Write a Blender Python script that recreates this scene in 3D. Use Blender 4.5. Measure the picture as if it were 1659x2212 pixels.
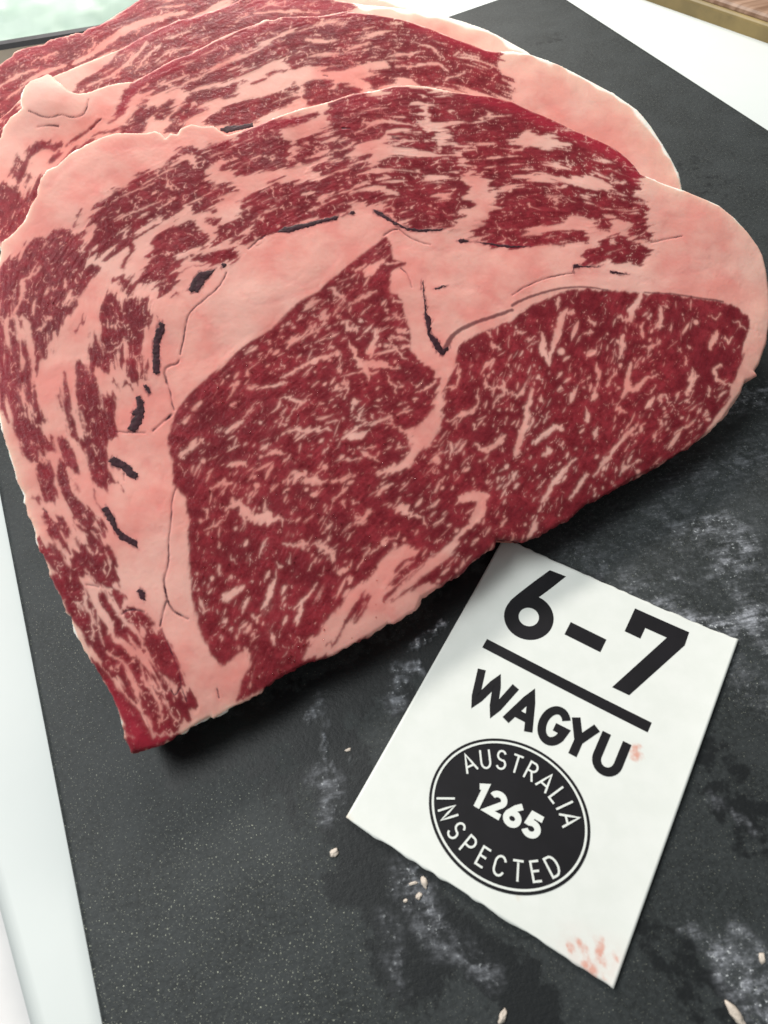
import bpy, math
import numpy as np
from mathutils import Matrix, Vector

# ------------------------------------------------------------------ clear
for o in list(bpy.data.objects):
    bpy.data.objects.remove(o)
scene = bpy.context.scene
COL = scene.collection
RNG = np.random.default_rng(7)

# ------------------------------------------------------------------ camera
PITCH, ROLL, CAM_H = math.radians(57.0), math.radians(-11.0), 0.22
FPX, CX, CY = 1534.0, 829.5, 1106.0            # focal length and centre on a 1659 x 2212 picture
_rt, _up = np.array([1., 0, 0]), np.array([0, math.sin(PITCH), math.cos(PITCH)])
FW = np.array([0, math.cos(PITCH), -math.sin(PITCH)])
RT = math.cos(ROLL) * _rt + math.sin(ROLL) * _up
UP = -math.sin(ROLL) * _rt + math.cos(ROLL) * _up
EYE = np.array([0., 0., CAM_H])
cam_data = bpy.data.cameras.new('camera')
cam = bpy.data.objects.new('camera', cam_data)
COL.objects.link(cam)
cam.matrix_world = Matrix(((RT[0], UP[0], -FW[0], EYE[0]), (RT[1], UP[1], -FW[1], EYE[1]),
                           (RT[2], UP[2], -FW[2], EYE[2]), (0, 0, 0, 1)))
cam_data.sensor_fit = 'VERTICAL'
cam_data.sensor_height = 36.0
cam_data.lens = FPX / 2212.0 * 36.0
cam_data.clip_start, cam_data.clip_end = 0.01, 50.0
cam_data.dof.use_dof = True
cam_data.dof.focus_distance = 0.30
cam_data.dof.aperture_fstop = 22.0
scene.camera = cam

# ------------------------------------------------------------------ light
world = bpy.data.worlds.new('World')
scene.world = world
world.use_nodes = True
world.node_tree.nodes['Background'].inputs[0].default_value = (0.93, 1.0, 0.99, 1)
world.node_tree.nodes['Background'].inputs[1].default_value = 0.28


def area(name, loc, target, size, power, color):
    d = bpy.data.lights.new(name, 'AREA')
    d.shape, d.size, d.size_y, d.energy, d.color = 'RECTANGLE', size[0], size[1], power, color
    o = bpy.data.objects.new(name, d)
    COL.objects.link(o)
    o.location = loc
    o.rotation_euler = (Vector(target) - Vector(loc)).to_track_quat('-Z', 'Y').to_euler()
    return o


area('back_light', (-0.04, 0.95, 0.52), (0.02, 0.22, 0.02), (0.55, 0.12), 10.5, (1.0, 0.95, 0.88))  # area light for the unseen window behind the steaks
area('ceiling_lamp', (-0.80, 0.50, 1.35), (0, 0.2, 0), (0.9, 0.7), 21.0, (0.97, 1.0, 0.99))
scene.view_settings.view_transform = 'Standard'
scene.view_settings.look = 'None'
scene.view_settings.exposure = 0.0
scene.view_settings.gamma = 1.0
scene.view_settings.use_curve_mapping = False


# ------------------------------------------------------------------ tracing and plane helpers
def ray(q):
    q = np.asarray(q, float)
    return FW + ((q[..., 0:1] - CX) / FPX) * RT - ((q[..., 1:2] - CY) / FPX) * UP


def on_z(q, z=0.0):
    d = ray(q)
    return EYE + d * ((z - CAM_H) / d[..., 2:3])


class Plane:
    """a working plane: origin, two axes and a normal; coordinates in millimetres"""
    def __init__(s, o, ex, ey):
        s.o, s.ex, s.ey = np.array(o, float), np.array(ex, float), np.array(ey, float)
        s.n = np.cross(s.ex, s.ey)

    def uv(s, q):
        d = ray(q)
        t = ((s.o - EYE) @ s.n) / (d @ s.n)
        P = EYE + d * t[..., None] - s.o
        return np.stack([P @ s.ex, P @ s.ey], -1) * 1000.0

    def w(s, u, v, h=0.0):
        u, v, h = (np.asarray(a, float)[..., None] / 1000.0 for a in np.broadcast_arrays(u, v, h))
        return s.o + u * s.ex + v * s.ey + h * s.n


TILE = {'A0': (0, 164.6), 'A1': (553, 164.6), 'A2': (1106, 164.6), 'B0': (0, 548.6), 'B1': (553, 548.6),
        'B2': (1106, 548.6), 'C0': (0, 932.6), 'C1': (553, 932.6), 'C2': (1106, 822.9), 'D0': (0, 1261.8),
        'E0': (0, 0), 'E1': (553, 0), 'F': (493.7, 1261.8), 'T': (0, 0)}


def TP(tile, s):
    a = np.array([[float(v) for v in p.split(',')] for p in s.split()])
    k = {'F': 0.3307, 'T': 1.0}.get(tile, 1 / 3)
    return a * k + np.array(TILE[tile])


# ------------------------------------------------------------------ noise
def vnoise(x, y, seed=0):
    rs = np.random.default_rng(seed).random((256, 256)) * 2 - 1
    xi, yi = np.floor(x).astype(int), np.floor(y).astype(int)
    fx, fy = x - xi, y - yi
    fx, fy = fx * fx * fx * (fx * (fx * 6 - 15) + 10), fy * fy * fy * (fy * (fy * 6 - 15) + 10)
    a, b = rs[yi % 256, xi % 256], rs[yi % 256, (xi + 1) % 256]
    c, d = rs[(yi + 1) % 256, xi % 256], rs[(yi + 1) % 256, (xi + 1) % 256]
    return (a * (1 - fx) + b * fx) * (1 - fy) + (c * (1 - fx) + d * fx) * fy


def fbm(x, y, seed=0, n=3):
    t, a, s = 0, 1.0, 0
    for i in range(n):
        t = t + a * vnoise(x * 2 ** i + 17.3 * i, y * 2 ** i - 9.1 * i, seed + i)
        s += a
        a *= 0.5
    return t / s


def smooth(a, b, x):
    t = np.clip((x - a) / (b - a), 0, 1)
    return t * t * (3 - 2 * t)


def poly_sd(px, py, poly):
    """signed distance, positive inside"""
    d2 = np.full(px.shape, 1e9)
    ins = np.zeros(px.shape, bool)
    n = len(poly)
    for i in range(n):
        (x0, y0), (x1, y1) = poly[i], poly[(i + 1) % n]
        ex, ey = x1 - x0, y1 - y0
        wx, wy = px - x0, py - y0
        t = np.clip((wx * ex + wy * ey) / (ex * ex + ey * ey + 1e-12), 0, 1)
        dx, dy = wx - ex * t, wy - ey * t
        d2 = np.minimum(d2, dx * dx + dy * dy)
        if y0 != y1:
            c = ((y0 <= py) != (y1 <= py)) & (px < (py - y0) * ex / ey + x0)
            ins ^= c
    d = np.sqrt(d2)
    return np.where(ins, d, -d)


def line_sd(px, py, pts, w0, w1, tip=0.0):
    """positive inside a stroke whose width runs from w0 to w1"""
    best = np.full(px.shape, -1e9)
    n = len(pts) - 1
    for i in range(n):
        (x0, y0), (x1, y1) = pts[i], pts[i + 1]
        ex, ey = x1 - x0, y1 - y0
        wx, wy = px - x0, py - y0
        t = np.clip((wx * ex + wy * ey) / (ex * ex + ey * ey + 1e-12), 0, 1)
        d = np.hypot(wx - ex * t, wy - ey * t)
        s_ = (i + t) / n
        w = w0 + (w1 - w0) * s_
        if tip:
            w = w * np.minimum(1.0, (1 - tip) + tip * 3.2 * np.minimum(s_, 1 - s_))
        best = np.maximum(best, w / 2 - d)
    return best


class Raster:
    def __init__(s, u0, u1, v0, v1, h, seed, warp=1.0):
        s.u0, s.v0, s.h = u0, v0, h
        s.nu, s.nv = int((u1 - u0) / h) + 1, int((v1 - v0) / h) + 1
        s.U, s.V = np.meshgrid(u0 + np.arange(s.nu) * h, v0 + np.arange(s.nv) * h)
        s.WU = s.U + warp * (0.75 * fbm(s.U / 3.2, s.V / 3.2, seed, 3) + 0.35 * vnoise(s.U / 0.8, s.V / 0.8, seed + 9))
        s.WV = s.V + warp * (0.75 * fbm(s.U / 3.2, s.V / 3.2, seed + 20, 3) + 0.35 * vnoise(s.U / 0.8, s.V / 0.8, seed + 29))

    def box(s, pts, pad):
        i0 = int(max(0, (pts[:, 0].min() - pad - s.u0) / s.h))
        i1 = int(min(s.nu, (pts[:, 0].max() + pad - s.u0) / s.h + 2))
        j0 = int(max(0, (pts[:, 1].min() - pad - s.v0) / s.h))
        j1 = int(min(s.nv, (pts[:, 1].max() + pad - s.v0) / s.h + 2))
        if i1 <= i0 or j1 <= j0:
            return None
        return (slice(j0, j1), slice(i0, i1))

    def sample(s, F, u, v):
        x = np.clip((u - s.u0) / s.h, 0, s.nu - 1.001)
        y = np.clip((v - s.v0) / s.h, 0, s.nv - 1.001)
        i, j = x.astype(int), y.astype(int)
        a, b = x - i, y - j
        return (F[j, i] * (1 - a) + F[j, i + 1] * a) * (1 - b) + (F[j + 1, i] * (1 - a) + F[j + 1, i + 1] * a) * b


def lic(N, ca, sa, steps):
    """smear a noise field along a direction field"""
    nv, nu = N.shape
    J, I = np.meshgrid(np.arange(nv), np.arange(nu), indexing='ij')
    acc = N.copy()
    for sg in (1, -1):
        x, y = I.astype(np.float32), J.astype(np.float32)
        for k in range(steps):
            xi, yi = np.clip(np.rint(x).astype(int), 0, nu - 1), np.clip(np.rint(y).astype(int), 0, nv - 1)
            x = x + sg * ca[yi, xi]
            y = y + sg * sa[yi, xi]
            xi, yi = np.clip(np.rint(x).astype(int), 0, nu - 1), np.clip(np.rint(y).astype(int), 0, nv - 1)
            acc += N[yi, xi] * (1 - k / (steps + 1))
    acc -= acc.mean()
    return acc / acc.std()


# ------------------------------------------------------------------ materials
def new_mat(name):
    m = bpy.data.materials.new(name)
    m.use_nodes = True
    nt = m.node_tree
    b = nt.nodes['Principled BSDF']
    return m, nt, b


def N(nt, kind, **kw):
    n = nt.nodes.new(kind)
    for k, v in kw.items():
        setattr(n, k, v)
    return n


def setin(n, **kw):
    for k, v in kw.items():
        n.inputs[k.replace('_', ' ')].default_value = v


def mixc(nt, fac, a, b, blend='MIX'):
    m = N(nt, 'ShaderNodeMix', data_type='RGBA', blend_type=blend)
    for sock, val in ((m.inputs['Factor'], fac), (m.inputs['A'], a), (m.inputs['B'], b)):
        if sock.type != 'RGBA' and not hasattr(val, 'links'):
            pass
    fs = [s for s in m.inputs if s.name == 'Factor' and s.type == 'VALUE'][0]
    As = [s for s in m.inputs if s.name == 'A' and s.type == 'RGBA'][0]
    Bs = [s for s in m.inputs if s.name == 'B' and s.type == 'RGBA'][0]
    for sock, val in ((fs, fac), (As, a), (Bs, b)):
        if isinstance(val, bpy.types.NodeSocket):
            nt.links.new(val, sock)
        elif sock is fs:
            sock.default_value = val
        else:
            sock.default_value = (*val, 1)
    return [s for s in m.outputs if s.type == 'RGBA'][0]


def math_(nt, op, a, b=None, clamp=False):
    m = N(nt, 'ShaderNodeMath', operation=op, use_clamp=clamp)
    for i, v in enumerate((a, b)):
        if v is None:
            continue
        if isinstance(v, bpy.types.NodeSocket):
            nt.links.new(v, m.inputs[i])
        else:
            m.inputs[i].default_value = v
    return m.outputs[0]


def ramp(nt, src, lo, hi, a=0.0, b=1.0):
    m = N(nt, 'ShaderNodeMapRange', interpolation_type='SMOOTHSTEP')
    setin(m, From_Min=lo, From_Max=hi, To_Min=a, To_Max=b)
    nt.links.new(src, m.inputs['Value'])
    return m.outputs[0]


def noise(nt, scale, detail=3.0, rough=0.55, vec=None, w=None):
    n = N(nt, 'ShaderNodeTexNoise')
    setin(n, Scale=scale, Detail=detail, Roughness=rough)
    if vec is not None:
        nt.links.new(vec, n.inputs['Vector'])
    return n.outputs['Fac']


def objco(nt):
    return N(nt, 'ShaderNodeTexCoord').outputs['Object']


def attr(nt, name):
    return N(nt, 'ShaderNodeAttribute', attribute_name=name).outputs['Fac']


def meat_material():
    m, nt, b = new_mat('marbled_meat')
    co = objco(nt)
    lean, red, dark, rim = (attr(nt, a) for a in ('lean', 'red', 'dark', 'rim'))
    n1 = noise(nt, 70.0, 3, 0.55, co)
    n2 = noise(nt, 900.0, 3, 0.6, co)
    n3 = noise(nt, 260.0, 3, 0.6, co)
    fat = mixc(nt, ramp(nt, n1, 0.35, 0.65), (0.755, 0.282, 0.243), (0.795, 0.380, 0.322))
    fat = mixc(nt, ramp(nt, n3, 0.50, 0.72, 0, 0.16), fat, (0.70, 0.225, 0.21))
    fat = mixc(nt, ramp(nt, noise(nt, 24.0, 3, 0.55, co), 0.46, 0.66, 0, 0.75), fat, (0.83, 0.48, 0.41))
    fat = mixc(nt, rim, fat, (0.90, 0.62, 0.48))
    fat = mixc(nt, ramp(nt, rim, 0.62, 0.9), fat, (0.98, 0.91, 0.83))  # near-white backlit edge highlight, painted into the fat colour
    fat = mixc(nt, math_(nt, 'MULTIPLY', red, 0.42), fat, (0.72, 0.12, 0.15))
    ln = mixc(nt, ramp(nt, n3, 0.35, 0.68), (0.175, 0.012, 0.019), (0.290, 0.027, 0.038))
    ln = mixc(nt, ramp(nt, n2, 0.45, 0.70, 0, 0.28), ln, (0.36, 0.045, 0.058))
    ln = mixc(nt, ramp(nt, n1, 0.40, 0.66, 0, 0.55), ln, (0.130, 0.008, 0.015))
    ln = mixc(nt, red, ln, (0.38, 0.021, 0.042))
    c = mixc(nt, lean, fat, ln)
    c = mixc(nt, dark, c, (0.055, 0.012, 0.022))
    nt.links.new(c, b.inputs['Base Color'])
    rg = mixc(nt, lean, (0.50, 0.50, 0.50), (0.40, 0.40, 0.40))
    nt.links.new(math_(nt, 'ADD', rg, ramp(nt, n1, 0.3, 0.7, -0.06, 0.10)), b.inputs['Roughness'])
    setin(b, IOR=1.36)
    b.inputs['Specular IOR Level'].default_value = 0.15
    b.inputs['Subsurface Weight'].default_value = 0.30
    nt.links.new(math_(nt, 'MULTIPLY', lean, 0.12), b.inputs['Coat Weight'])
    b.inputs['Coat Roughness'].default_value = 0.12
    cb = N(nt, 'ShaderNodeBump')
    setin(cb, Strength=1.0, Distance=0.0004)
    nt.links.new(n2, cb.inputs['Height'])
    nt.links.new(cb.outputs[0], b.inputs['Coat Normal'])
    b.inputs['Subsurface Radius'].default_value = (1.0, 0.35, 0.25)
    b.inputs['Subsurface Scale'].default_value = 0.0010
    bp = N(nt, 'ShaderNodeBump')
    setin(bp, Strength=0.55, Distance=0.00022)
    hsum = math_(nt, 'ADD', n2, math_(nt, 'MULTIPLY', noise(nt, 2600.0, 2, 0.6, co), 0.5))
    hsum = math_(nt, 'ADD', hsum, math_(nt, 'MULTIPLY', n3, 0.4))
    hsum = math_(nt, 'MULTIPLY', hsum, math_(nt, 'ADD', math_(nt, 'MULTIPLY', lean, 0.70), 0.22))
    nt.links.new(hsum, bp.inputs['Height'])
    nt.links.new(bp.outputs[0], b.inputs['Normal'])
    return m


def plain(name, rgb, rough=0.5, var=0.0, scale=200.0, bump=0.0, spec=0.5, coat=0.0):
    m, nt, b = new_mat(name)
    co = objco(nt)
    n = noise(nt, scale, 4, 0.6, co)
    lo = tuple(max(0, c * (1 - var)) for c in rgb)
    hi = tuple(min(1, c * (1 + var)) for c in rgb)
    nt.links.new(mixc(nt, ramp(nt, n, 0.3, 0.7), lo, hi), b.inputs['Base Color'])
    setin(b, Roughness=rough)
    b.inputs['Specular IOR Level'].default_value = spec
    b.inputs['Coat Weight'].default_value = coat
    if bump:
        bp = N(nt, 'ShaderNodeBump')
        setin(bp, Strength=1.0, Distance=bump)
        nt.links.new(n, bp.inputs['Height'])
        nt.links.new(bp.outputs[0], b.inputs['Normal'])
    return m


def tray_material():
    m, nt, b = new_mat('speckled_dark_tray')
    co = objco(nt)
    wet, smear, dust = (attr(nt, a) for a in ('wet', 'smear', 'dust'))
    n0 = noise(nt, 45.0, 4, 0.6, co)
    n1 = noise(nt, 700.0, 3, 0.7, co)
    n2 = noise(nt, 2100.0, 2, 0.6, co)
    n3 = noise(nt, 190.0, 5, 0.65, co)
    base = mixc(nt, ramp(nt, n1, 0.35, 0.66), (0.011, 0.013, 0.0135), (0.026, 0.030, 0.031))
    base = mixc(nt, ramp(nt, n0, 0.35, 0.7, 0, 0.5), base, (0.036, 0.041, 0.043))
    sp = math_(nt, 'MULTIPLY', ramp(nt, n2, 0.640, 0.72), dust)
    base = mixc(nt, sp, base, (0.55, 0.56, 0.44))
    wet_shade = math_(nt, 'ADD', wet, ramp(nt, n3, 0.3, 0.7, -0.30, 0.30))
    wet_shade = ramp(nt, wet_shade, 0.30, 0.62)
    mp = N(nt, 'ShaderNodeMapping')
    nt.links.new(co, mp.inputs['Vector'])
    mp.inputs['Rotation'].default_value = (0, 0, math.radians(38))
    mp.inputs['Scale'].default_value = (0.3, 1.5, 1.0)
    n4 = noise(nt, 330.0, 5, 0.7, mp.outputs[0])
    base = mixc(nt, math_(nt, 'MULTIPLY', wet_shade, 0.88), base, (0.006, 0.007, 0.008))  # wet tone; beside the front steak it also carries painted shadow
    sm = math_(nt, 'MULTIPLY', smear, ramp(nt, n3, 0.40, 0.62, 0.10, 1.25))
    sm = math_(nt, 'MULTIPLY', sm, ramp(nt, n4, 0.40, 0.62, 0.35, 1.5))
    sm = math_(nt, 'MULTIPLY', sm, ramp(nt, n1, 0.32, 0.62, 0.55, 1.1), True)
    base = mixc(nt, sm, base, (0.36, 0.37, 0.41))
    sparkle = math_(nt, 'MULTIPLY', ramp(nt, n1, 0.60, 0.68), math_(nt, 'MULTIPLY', smear, 1.6), True)
    base = mixc(nt, sparkle, base, (0.62, 0.64, 0.66))  # gloss sparkle painted as pale grains in the smears
    nt.links.new(base, b.inputs['Base Color'])
    r = math_(nt, 'SUBTRACT', 0.54, math_(nt, 'MULTIPLY', wet_shade, 0.08))
    nt.links.new(r, b.inputs['Roughness'])
    b.inputs['Specular IOR Level'].default_value = 0.30
    bp = N(nt, 'ShaderNodeBump')
    setin(bp, Strength=0.7, Distance=0.00015)
    hh = math_(nt, 'ADD', n1, math_(nt, 'MULTIPLY', smear, 1.5))
    hh = math_(nt, 'ADD', hh, math_(nt, 'MULTIPLY', n4, 0.6))
    nt.links.new(math_(nt, 'ADD', hh, math_(nt, 'MULTIPLY', n3, 0.8)), bp.inputs['Height'])
    nt.links.new(bp.outputs[0], b.inputs['Normal'])
    return m


MEAT = meat_material()
CLOT = plain('dried_blood', (0.040, 0.009, 0.016), 0.55, 0.4, 700.0, 0.0001, 0.2)
TRAY = tray_material()


# ------------------------------------------------------------------ object helpers
def tag(o, label=None, cat=None, group=None, kind=None):
    for k, v in (('label', label), ('category', cat), ('group', group), ('kind', kind)):
        if v:
            o[k] = v
    return o


def mesh_obj(name, V, F, mat, parent=None, attrs=None, normals=None, shade=True):
    """V (n,3) array; F list of index tuples or (n,4) int array"""
    me = bpy.data.meshes.new(name)
    if isinstance(F, np.ndarray):
        k = F.shape[1]
        me.vertices.add(len(V))
        me.vertices.foreach_set('co', np.asarray(V, np.float32).ravel())
        me.loops.add(F.size)
        me.polygons.add(len(F))
        me.polygons.foreach_set('loop_start', np.arange(0, F.size, k, dtype=np.int32))
        me.loops.foreach_set('vertex_index', F.astype(np.int32).ravel())
        me.update(calc_edges=True)
    else:
        me.from_pydata([tuple(map(float, v)) for v in V], [], F)
        me.update()
    if attrs:
        for k, a in attrs.items():
            at = me.attributes.new(k, 'FLOAT', 'POINT')
            at.data.foreach_set('value', np.asarray(a, np.float32))
    if shade:
        me.polygons.foreach_set('use_smooth', np.ones(len(me.polygons), bool))
    if normals is not None:
        me.normals_split_custom_set_from_vertices(np.asarray(normals, np.float32).tolist())
    me.materials.append(mat)
    o = bpy.data.objects.new(name, me)
    COL.objects.link(o)
    if parent is not None:
        o.parent = parent
        o.matrix_parent_inverse = parent.matrix_world.inverted()
    return o


def empty(name, loc):
    o = bpy.data.objects.new(name, None)
    COL.objects.link(o)
    o.location = tuple(map(float, loc))
    o.matrix_world = Matrix.Translation(Vector(tuple(map(float, loc))))
    o.empty_display_size = 0.01
    return o


def vert_normals(V, Q):
    n = np.cross(V[Q[:, 2]] - V[Q[:, 0]], V[Q[:, 3]] - V[Q[:, 1]])
    out = np.zeros_like(V)
    for k in range(4):
        for ax in range(3):
            out[:, ax] += np.bincount(Q[:, k], n[:, ax], len(V))
    return out / (np.linalg.norm(out, axis=1, keepdims=True) + 1e-20)


def resample(poly, step):
    out = []
    n = len(poly)
    for i in range(n):
        a, b = poly[i], poly[(i + 1) % n]
        k = max(1, int(np.hypot(*(b - a)) / step))
        for j in range(k):
            out.append(a + (b - a) * j / k)
    return np.array(out)


def round_poly(poly, it=2):
    for _ in range(it):
        nx = np.roll(poly, -1, 0)
        poly = np.stack([0.75 * poly + 0.25 * nx, 0.25 * poly + 0.75 * nx], 1).reshape(-1, 2)
    return poly


def slab(pl, ras, outline, height, thick, taper, jitter, seed):
    """cells of the raster inside the outline, rim snapped to it, with walls; returns V, Q, attribute index, wall flag, cell ids"""
    fine = resample(outline, 0.7)
    if jitter:
        s = np.arange(len(fine)) * 0.7
        nx = np.roll(fine, -1, 0) - np.roll(fine, 1, 0)
        nx /= np.linalg.norm(nx, axis=1, keepdims=True) + 1e-9
        nrm = np.stack([nx[:, 1], -nx[:, 0]], 1)
        j = jitter * (0.6 * vnoise(s / 2.2, s * 0, seed) + 0.5 * vnoise(s / 0.9, s * 0 + 5, seed + 1) + 0.7 * vnoise(s / 9, s * 0 + 9, seed + 2))
        fine = fine + nrm * j[:, None]
    cu, cv = (ras.U[:-1, :-1] + ras.h / 2), (ras.V[:-1, :-1] + ras.h / 2)
    # inside test by scanline
    keep = np.zeros(cu.shape, bool)
    ys = cv[:, 0]
    n = len(fine)
    cross = [[] for _ in ys]
    for i in range(n):
        (x0, y0), (x1, y1) = fine[i], fine[(i + 1) % n]
        if y0 == y1:
            continue
        lo, hi = min(y0, y1), max(y0, y1)
        for r in range(max(0, int(math.ceil((lo - ys[0]) / ras.h))), min(len(ys) - 1, int((hi - ys[0]) / ras.h)) + 1):
            if lo <= ys[r] < hi:
                cross[r].append(x0 + (ys[r] - y0) * (x1 - x0) / (y1 - y0))
    for r, cr in enumerate(cross):
        cr.sort()
        for a, b in zip(cr[::2], cr[1::2]):
            i0, i1 = int(math.ceil((a - cu[0, 0]) / ras.h)), int((b - cu[0, 0]) / ras.h)
            keep[r, max(0, i0):max(0, i1 + 1)] = True
    J, I = np.nonzero(keep)
    idx = J * ras.nu + I
    Q = np.stack([idx, idx + 1, idx + ras.nu + 1, idx + ras.nu], 1)
    used, inv = np.unique(Q, return_inverse=True)
    Q = inv.reshape(-1, 4)
    u, v, h = ras.U.ravel()[used].copy(), ras.V.ravel()[used].copy(), height.ravel()[used].copy()
    E = np.concatenate([Q[:, [0, 1]], Q[:, [1, 2]], Q[:, [2, 3]], Q[:, [3, 0]]])
    key = np.sort(E, 1)
    kk = key[:, 0].astype(np.int64) * len(used) + key[:, 1]
    _, first, cnt = np.unique(kk, return_index=True, return_counts=True)
    BE = E[first[cnt == 1]]
    bv = np.unique(BE)
    # snap the rim to the outline
    P = np.stack([u[bv], v[bv]], 1)
    best = np.full(len(P), 1e9)
    tgt = P.copy()
    a, b = fine, np.roll(fine, -1, 0)
    for s0 in range(0, len(P), 400):
        p = P[s0:s0 + 400, None, :]
        e = (b - a)[None]
        t = np.clip(((p - a[None]) * e).sum(-1) / ((e * e).sum(-1) + 1e-12), 0, 1)
        c = a[None] + e * t[..., None]
        d = ((p - c) ** 2).sum(-1)
        k = d.argmin(1)
        tgt[s0:s0 + 400] = c[np.arange(len(k)), k]
    u[bv], v[bv] = tgt[:, 0], tgt[:, 1]
    # walls
    cen = outline.mean(0)
    nrm = np.zeros((len(used), 2))
    ed = np.stack([u[BE[:, 1]] - u[BE[:, 0]], v[BE[:, 1]] - v[BE[:, 0]]], 1)
    en = np.stack([ed[:, 1], -ed[:, 0]], 1)
    for k in (0, 1):
        np.add.at(nrm, BE[:, k], en)
    nn = nrm[bv] / (np.linalg.norm(nrm[bv], axis=1, keepdims=True) + 1e-9)
    loc = {int(g): i for i, g in enumerate(bv)}
    bi = np.array([[loc[int(x)], loc[int(y)]] for x, y in BE])
    V = [pl.w(u, v, h)]
    src = [np.arange(len(used))]
    WQ = []
    prev = bv.copy()
    base = len(used)
    h0 = h[bv]
    for f in (0.06, 0.22, 0.45, 0.7, 0.9, 1.0):
        ins = taper * f + (0.0 if f < 0.85 else 1.2 * (f - 0.85) / 0.15) + 0.35 * vnoise(u[bv] / 2.5 + f * 7, v[bv] / 2.5, seed + 5) * (1 if taper else 0)
        V.append(pl.w(u[bv] - nn[:, 0] * ins, v[bv] - nn[:, 1] * ins, h0 * (1 - f) - thick * f))
        src.append(bv)
        cur = base + np.arange(len(bv))
        WQ.append(np.stack([prev[bi[:, 1]], prev[bi[:, 0]], cur[bi[:, 0]], cur[bi[:, 1]]], 1))
        prev = cur
        base += len(bv)
    V, src = np.concatenate(V), np.concatenate(src)
    return V, Q, np.concatenate(WQ), used, src, (J, I)


# ------------------------------------------------------------------ the setting: counter and table
def grid_box(name, corners, z1, z0, mat, parent=None, bevel=0.0, seg=3):
    """a prism over a convex ring of xy corners with a rounded upper edge"""
    c = np.array(corners, float)
    cen = c.mean(0)
    V, F = [], []
    n = len(c)
    prof = [(0.0, z0)] + [(bevel * (1 - math.cos(a)), z1 - bevel * (1 - math.sin(a))) for a in np.linspace(0, math.pi / 2, seg + 1)] if bevel else [(0.0, z0), (0.0, z1)]
    e = np.roll(c, -1, 0) - c
    e /= np.linalg.norm(e, axis=1, keepdims=True)
    inn = []
    for i in range(n):
        a, b = e[i - 1], e[i]
        na, nb = np.array([-a[1], a[0]]), np.array([-b[1], b[0]])
        m = na + nb
        m /= (m @ nb)
        inn.append(m)
    inn = np.array(inn)
    if ((cen - c[0]) @ inn[0]) < 0:
        inn = -inn
    for off, z in prof:
        for i in range(n):
            p = c[i] + inn[i] * off
            V.append((p[0], p[1], z))
    L = len(prof)
    for k in range(L - 1):
        for i in range(n):
            j = (i + 1) % n
            F.append((k * n + i, k * n + j, (k + 1) * n + j, (k + 1) * n + i))
    F.append(tuple((L - 1) * n + i for i in range(n)))
    F.append(tuple(reversed(range(n))))
    me_o = mesh_obj(name, np.array(V), F, mat, parent, shade=False)
    return me_o


floor_mat = plain('grey_counter_paint', (0.70, 0.68, 0.68), 0.6, 0.05, 30.0)
tag(grid_box('counter', [(-1.2, -0.8), (1.6, -0.8), (1.6, 2.2), (-1.2, 2.2)], -0.016, -0.04, floor_mat), kind='structure')
ta, tb = on_z((0, 2035), -0.006)[:2], on_z((46, 2212), -0.006)[:2]
td = (tb - ta) / np.linalg.norm(tb - ta)
tn = np.array([-td[1], td[0]])
tcor = [ta + td * 0.35, ta + td * 0.35 + tn * 1.5, ta - td * 1.6 + tn * 1.5, ta - td * 1.6]
table_mat = plain('white_table_laminate', (0.60, 0.63, 0.62), 0.5, 0.012, 25.0)
tag(grid_box('table', tcor, -0.006, -0.0155, table_mat, bevel=0.006, seg=8), kind='structure')
for p in bpy.data.objects['table'].data.polygons:
    p.use_smooth = len(p.vertices) == 4 and abs(p.normal.z) > 0.02 and p.area < 0.05


# ------------------------------------------------------------------ the dark tray
tl_dir = np.array([-0.2745, 0.9616, 0])
tb_dir = np.array([0.9616, 0.2745, 0])
tray_o = tb_dir * -0.0945 + tl_dir * -0.13
TPL = Plane(tray_o, tb_dir, tl_dir)
TW, TL_ = 406.0, 595.0
tras = Raster(-2, TW + 2, -2, TL_ + 2, 1.0, 51, 2.0)
tout = np.array([(0, 0), (TW, 0), (TW, TL_), (0, TL_)], float)
tout = round_poly(resample(tout, 60.0), 0)
de = np.minimum(np.minimum(tras.U, TW - tras.U), np.minimum(tras.V, TL_ - tras.V))
rr = 2.2
hh = -(rr - np.sqrt(np.maximum(0, rr * rr - np.clip(rr - de, 0, rr) ** 2)))
wet, smear, dust = (np.zeros(tras.U.shape) for _ in range(3))


def tray_stroke(field, s, w0, w1, val, soft):
    pts = TPL.uv(TP('T', s))
    k = np.hypot(*(TPL.uv(TP('T', s)[:1] + [3, 0]) - pts[:1])[0]) / 3 * 0.5 + np.hypot(*(TPL.uv(TP('T', s)[:1] + [0, 3]) - pts[:1])[0]) / 3 * 0.5
    if len(pts) == 1:
        pts = np.vstack([pts, pts + 0.01])
    b = tras.box(pts, max(w0, w1) * k + soft * k + 4)
    if b is None:
        return
    sd = line_sd(tras.WU[b], tras.WV[b], pts, w0 * k, w1 * k)
    field[b] = np.maximum(field[b], val * smooth(-soft * k, soft * k, sd))


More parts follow.
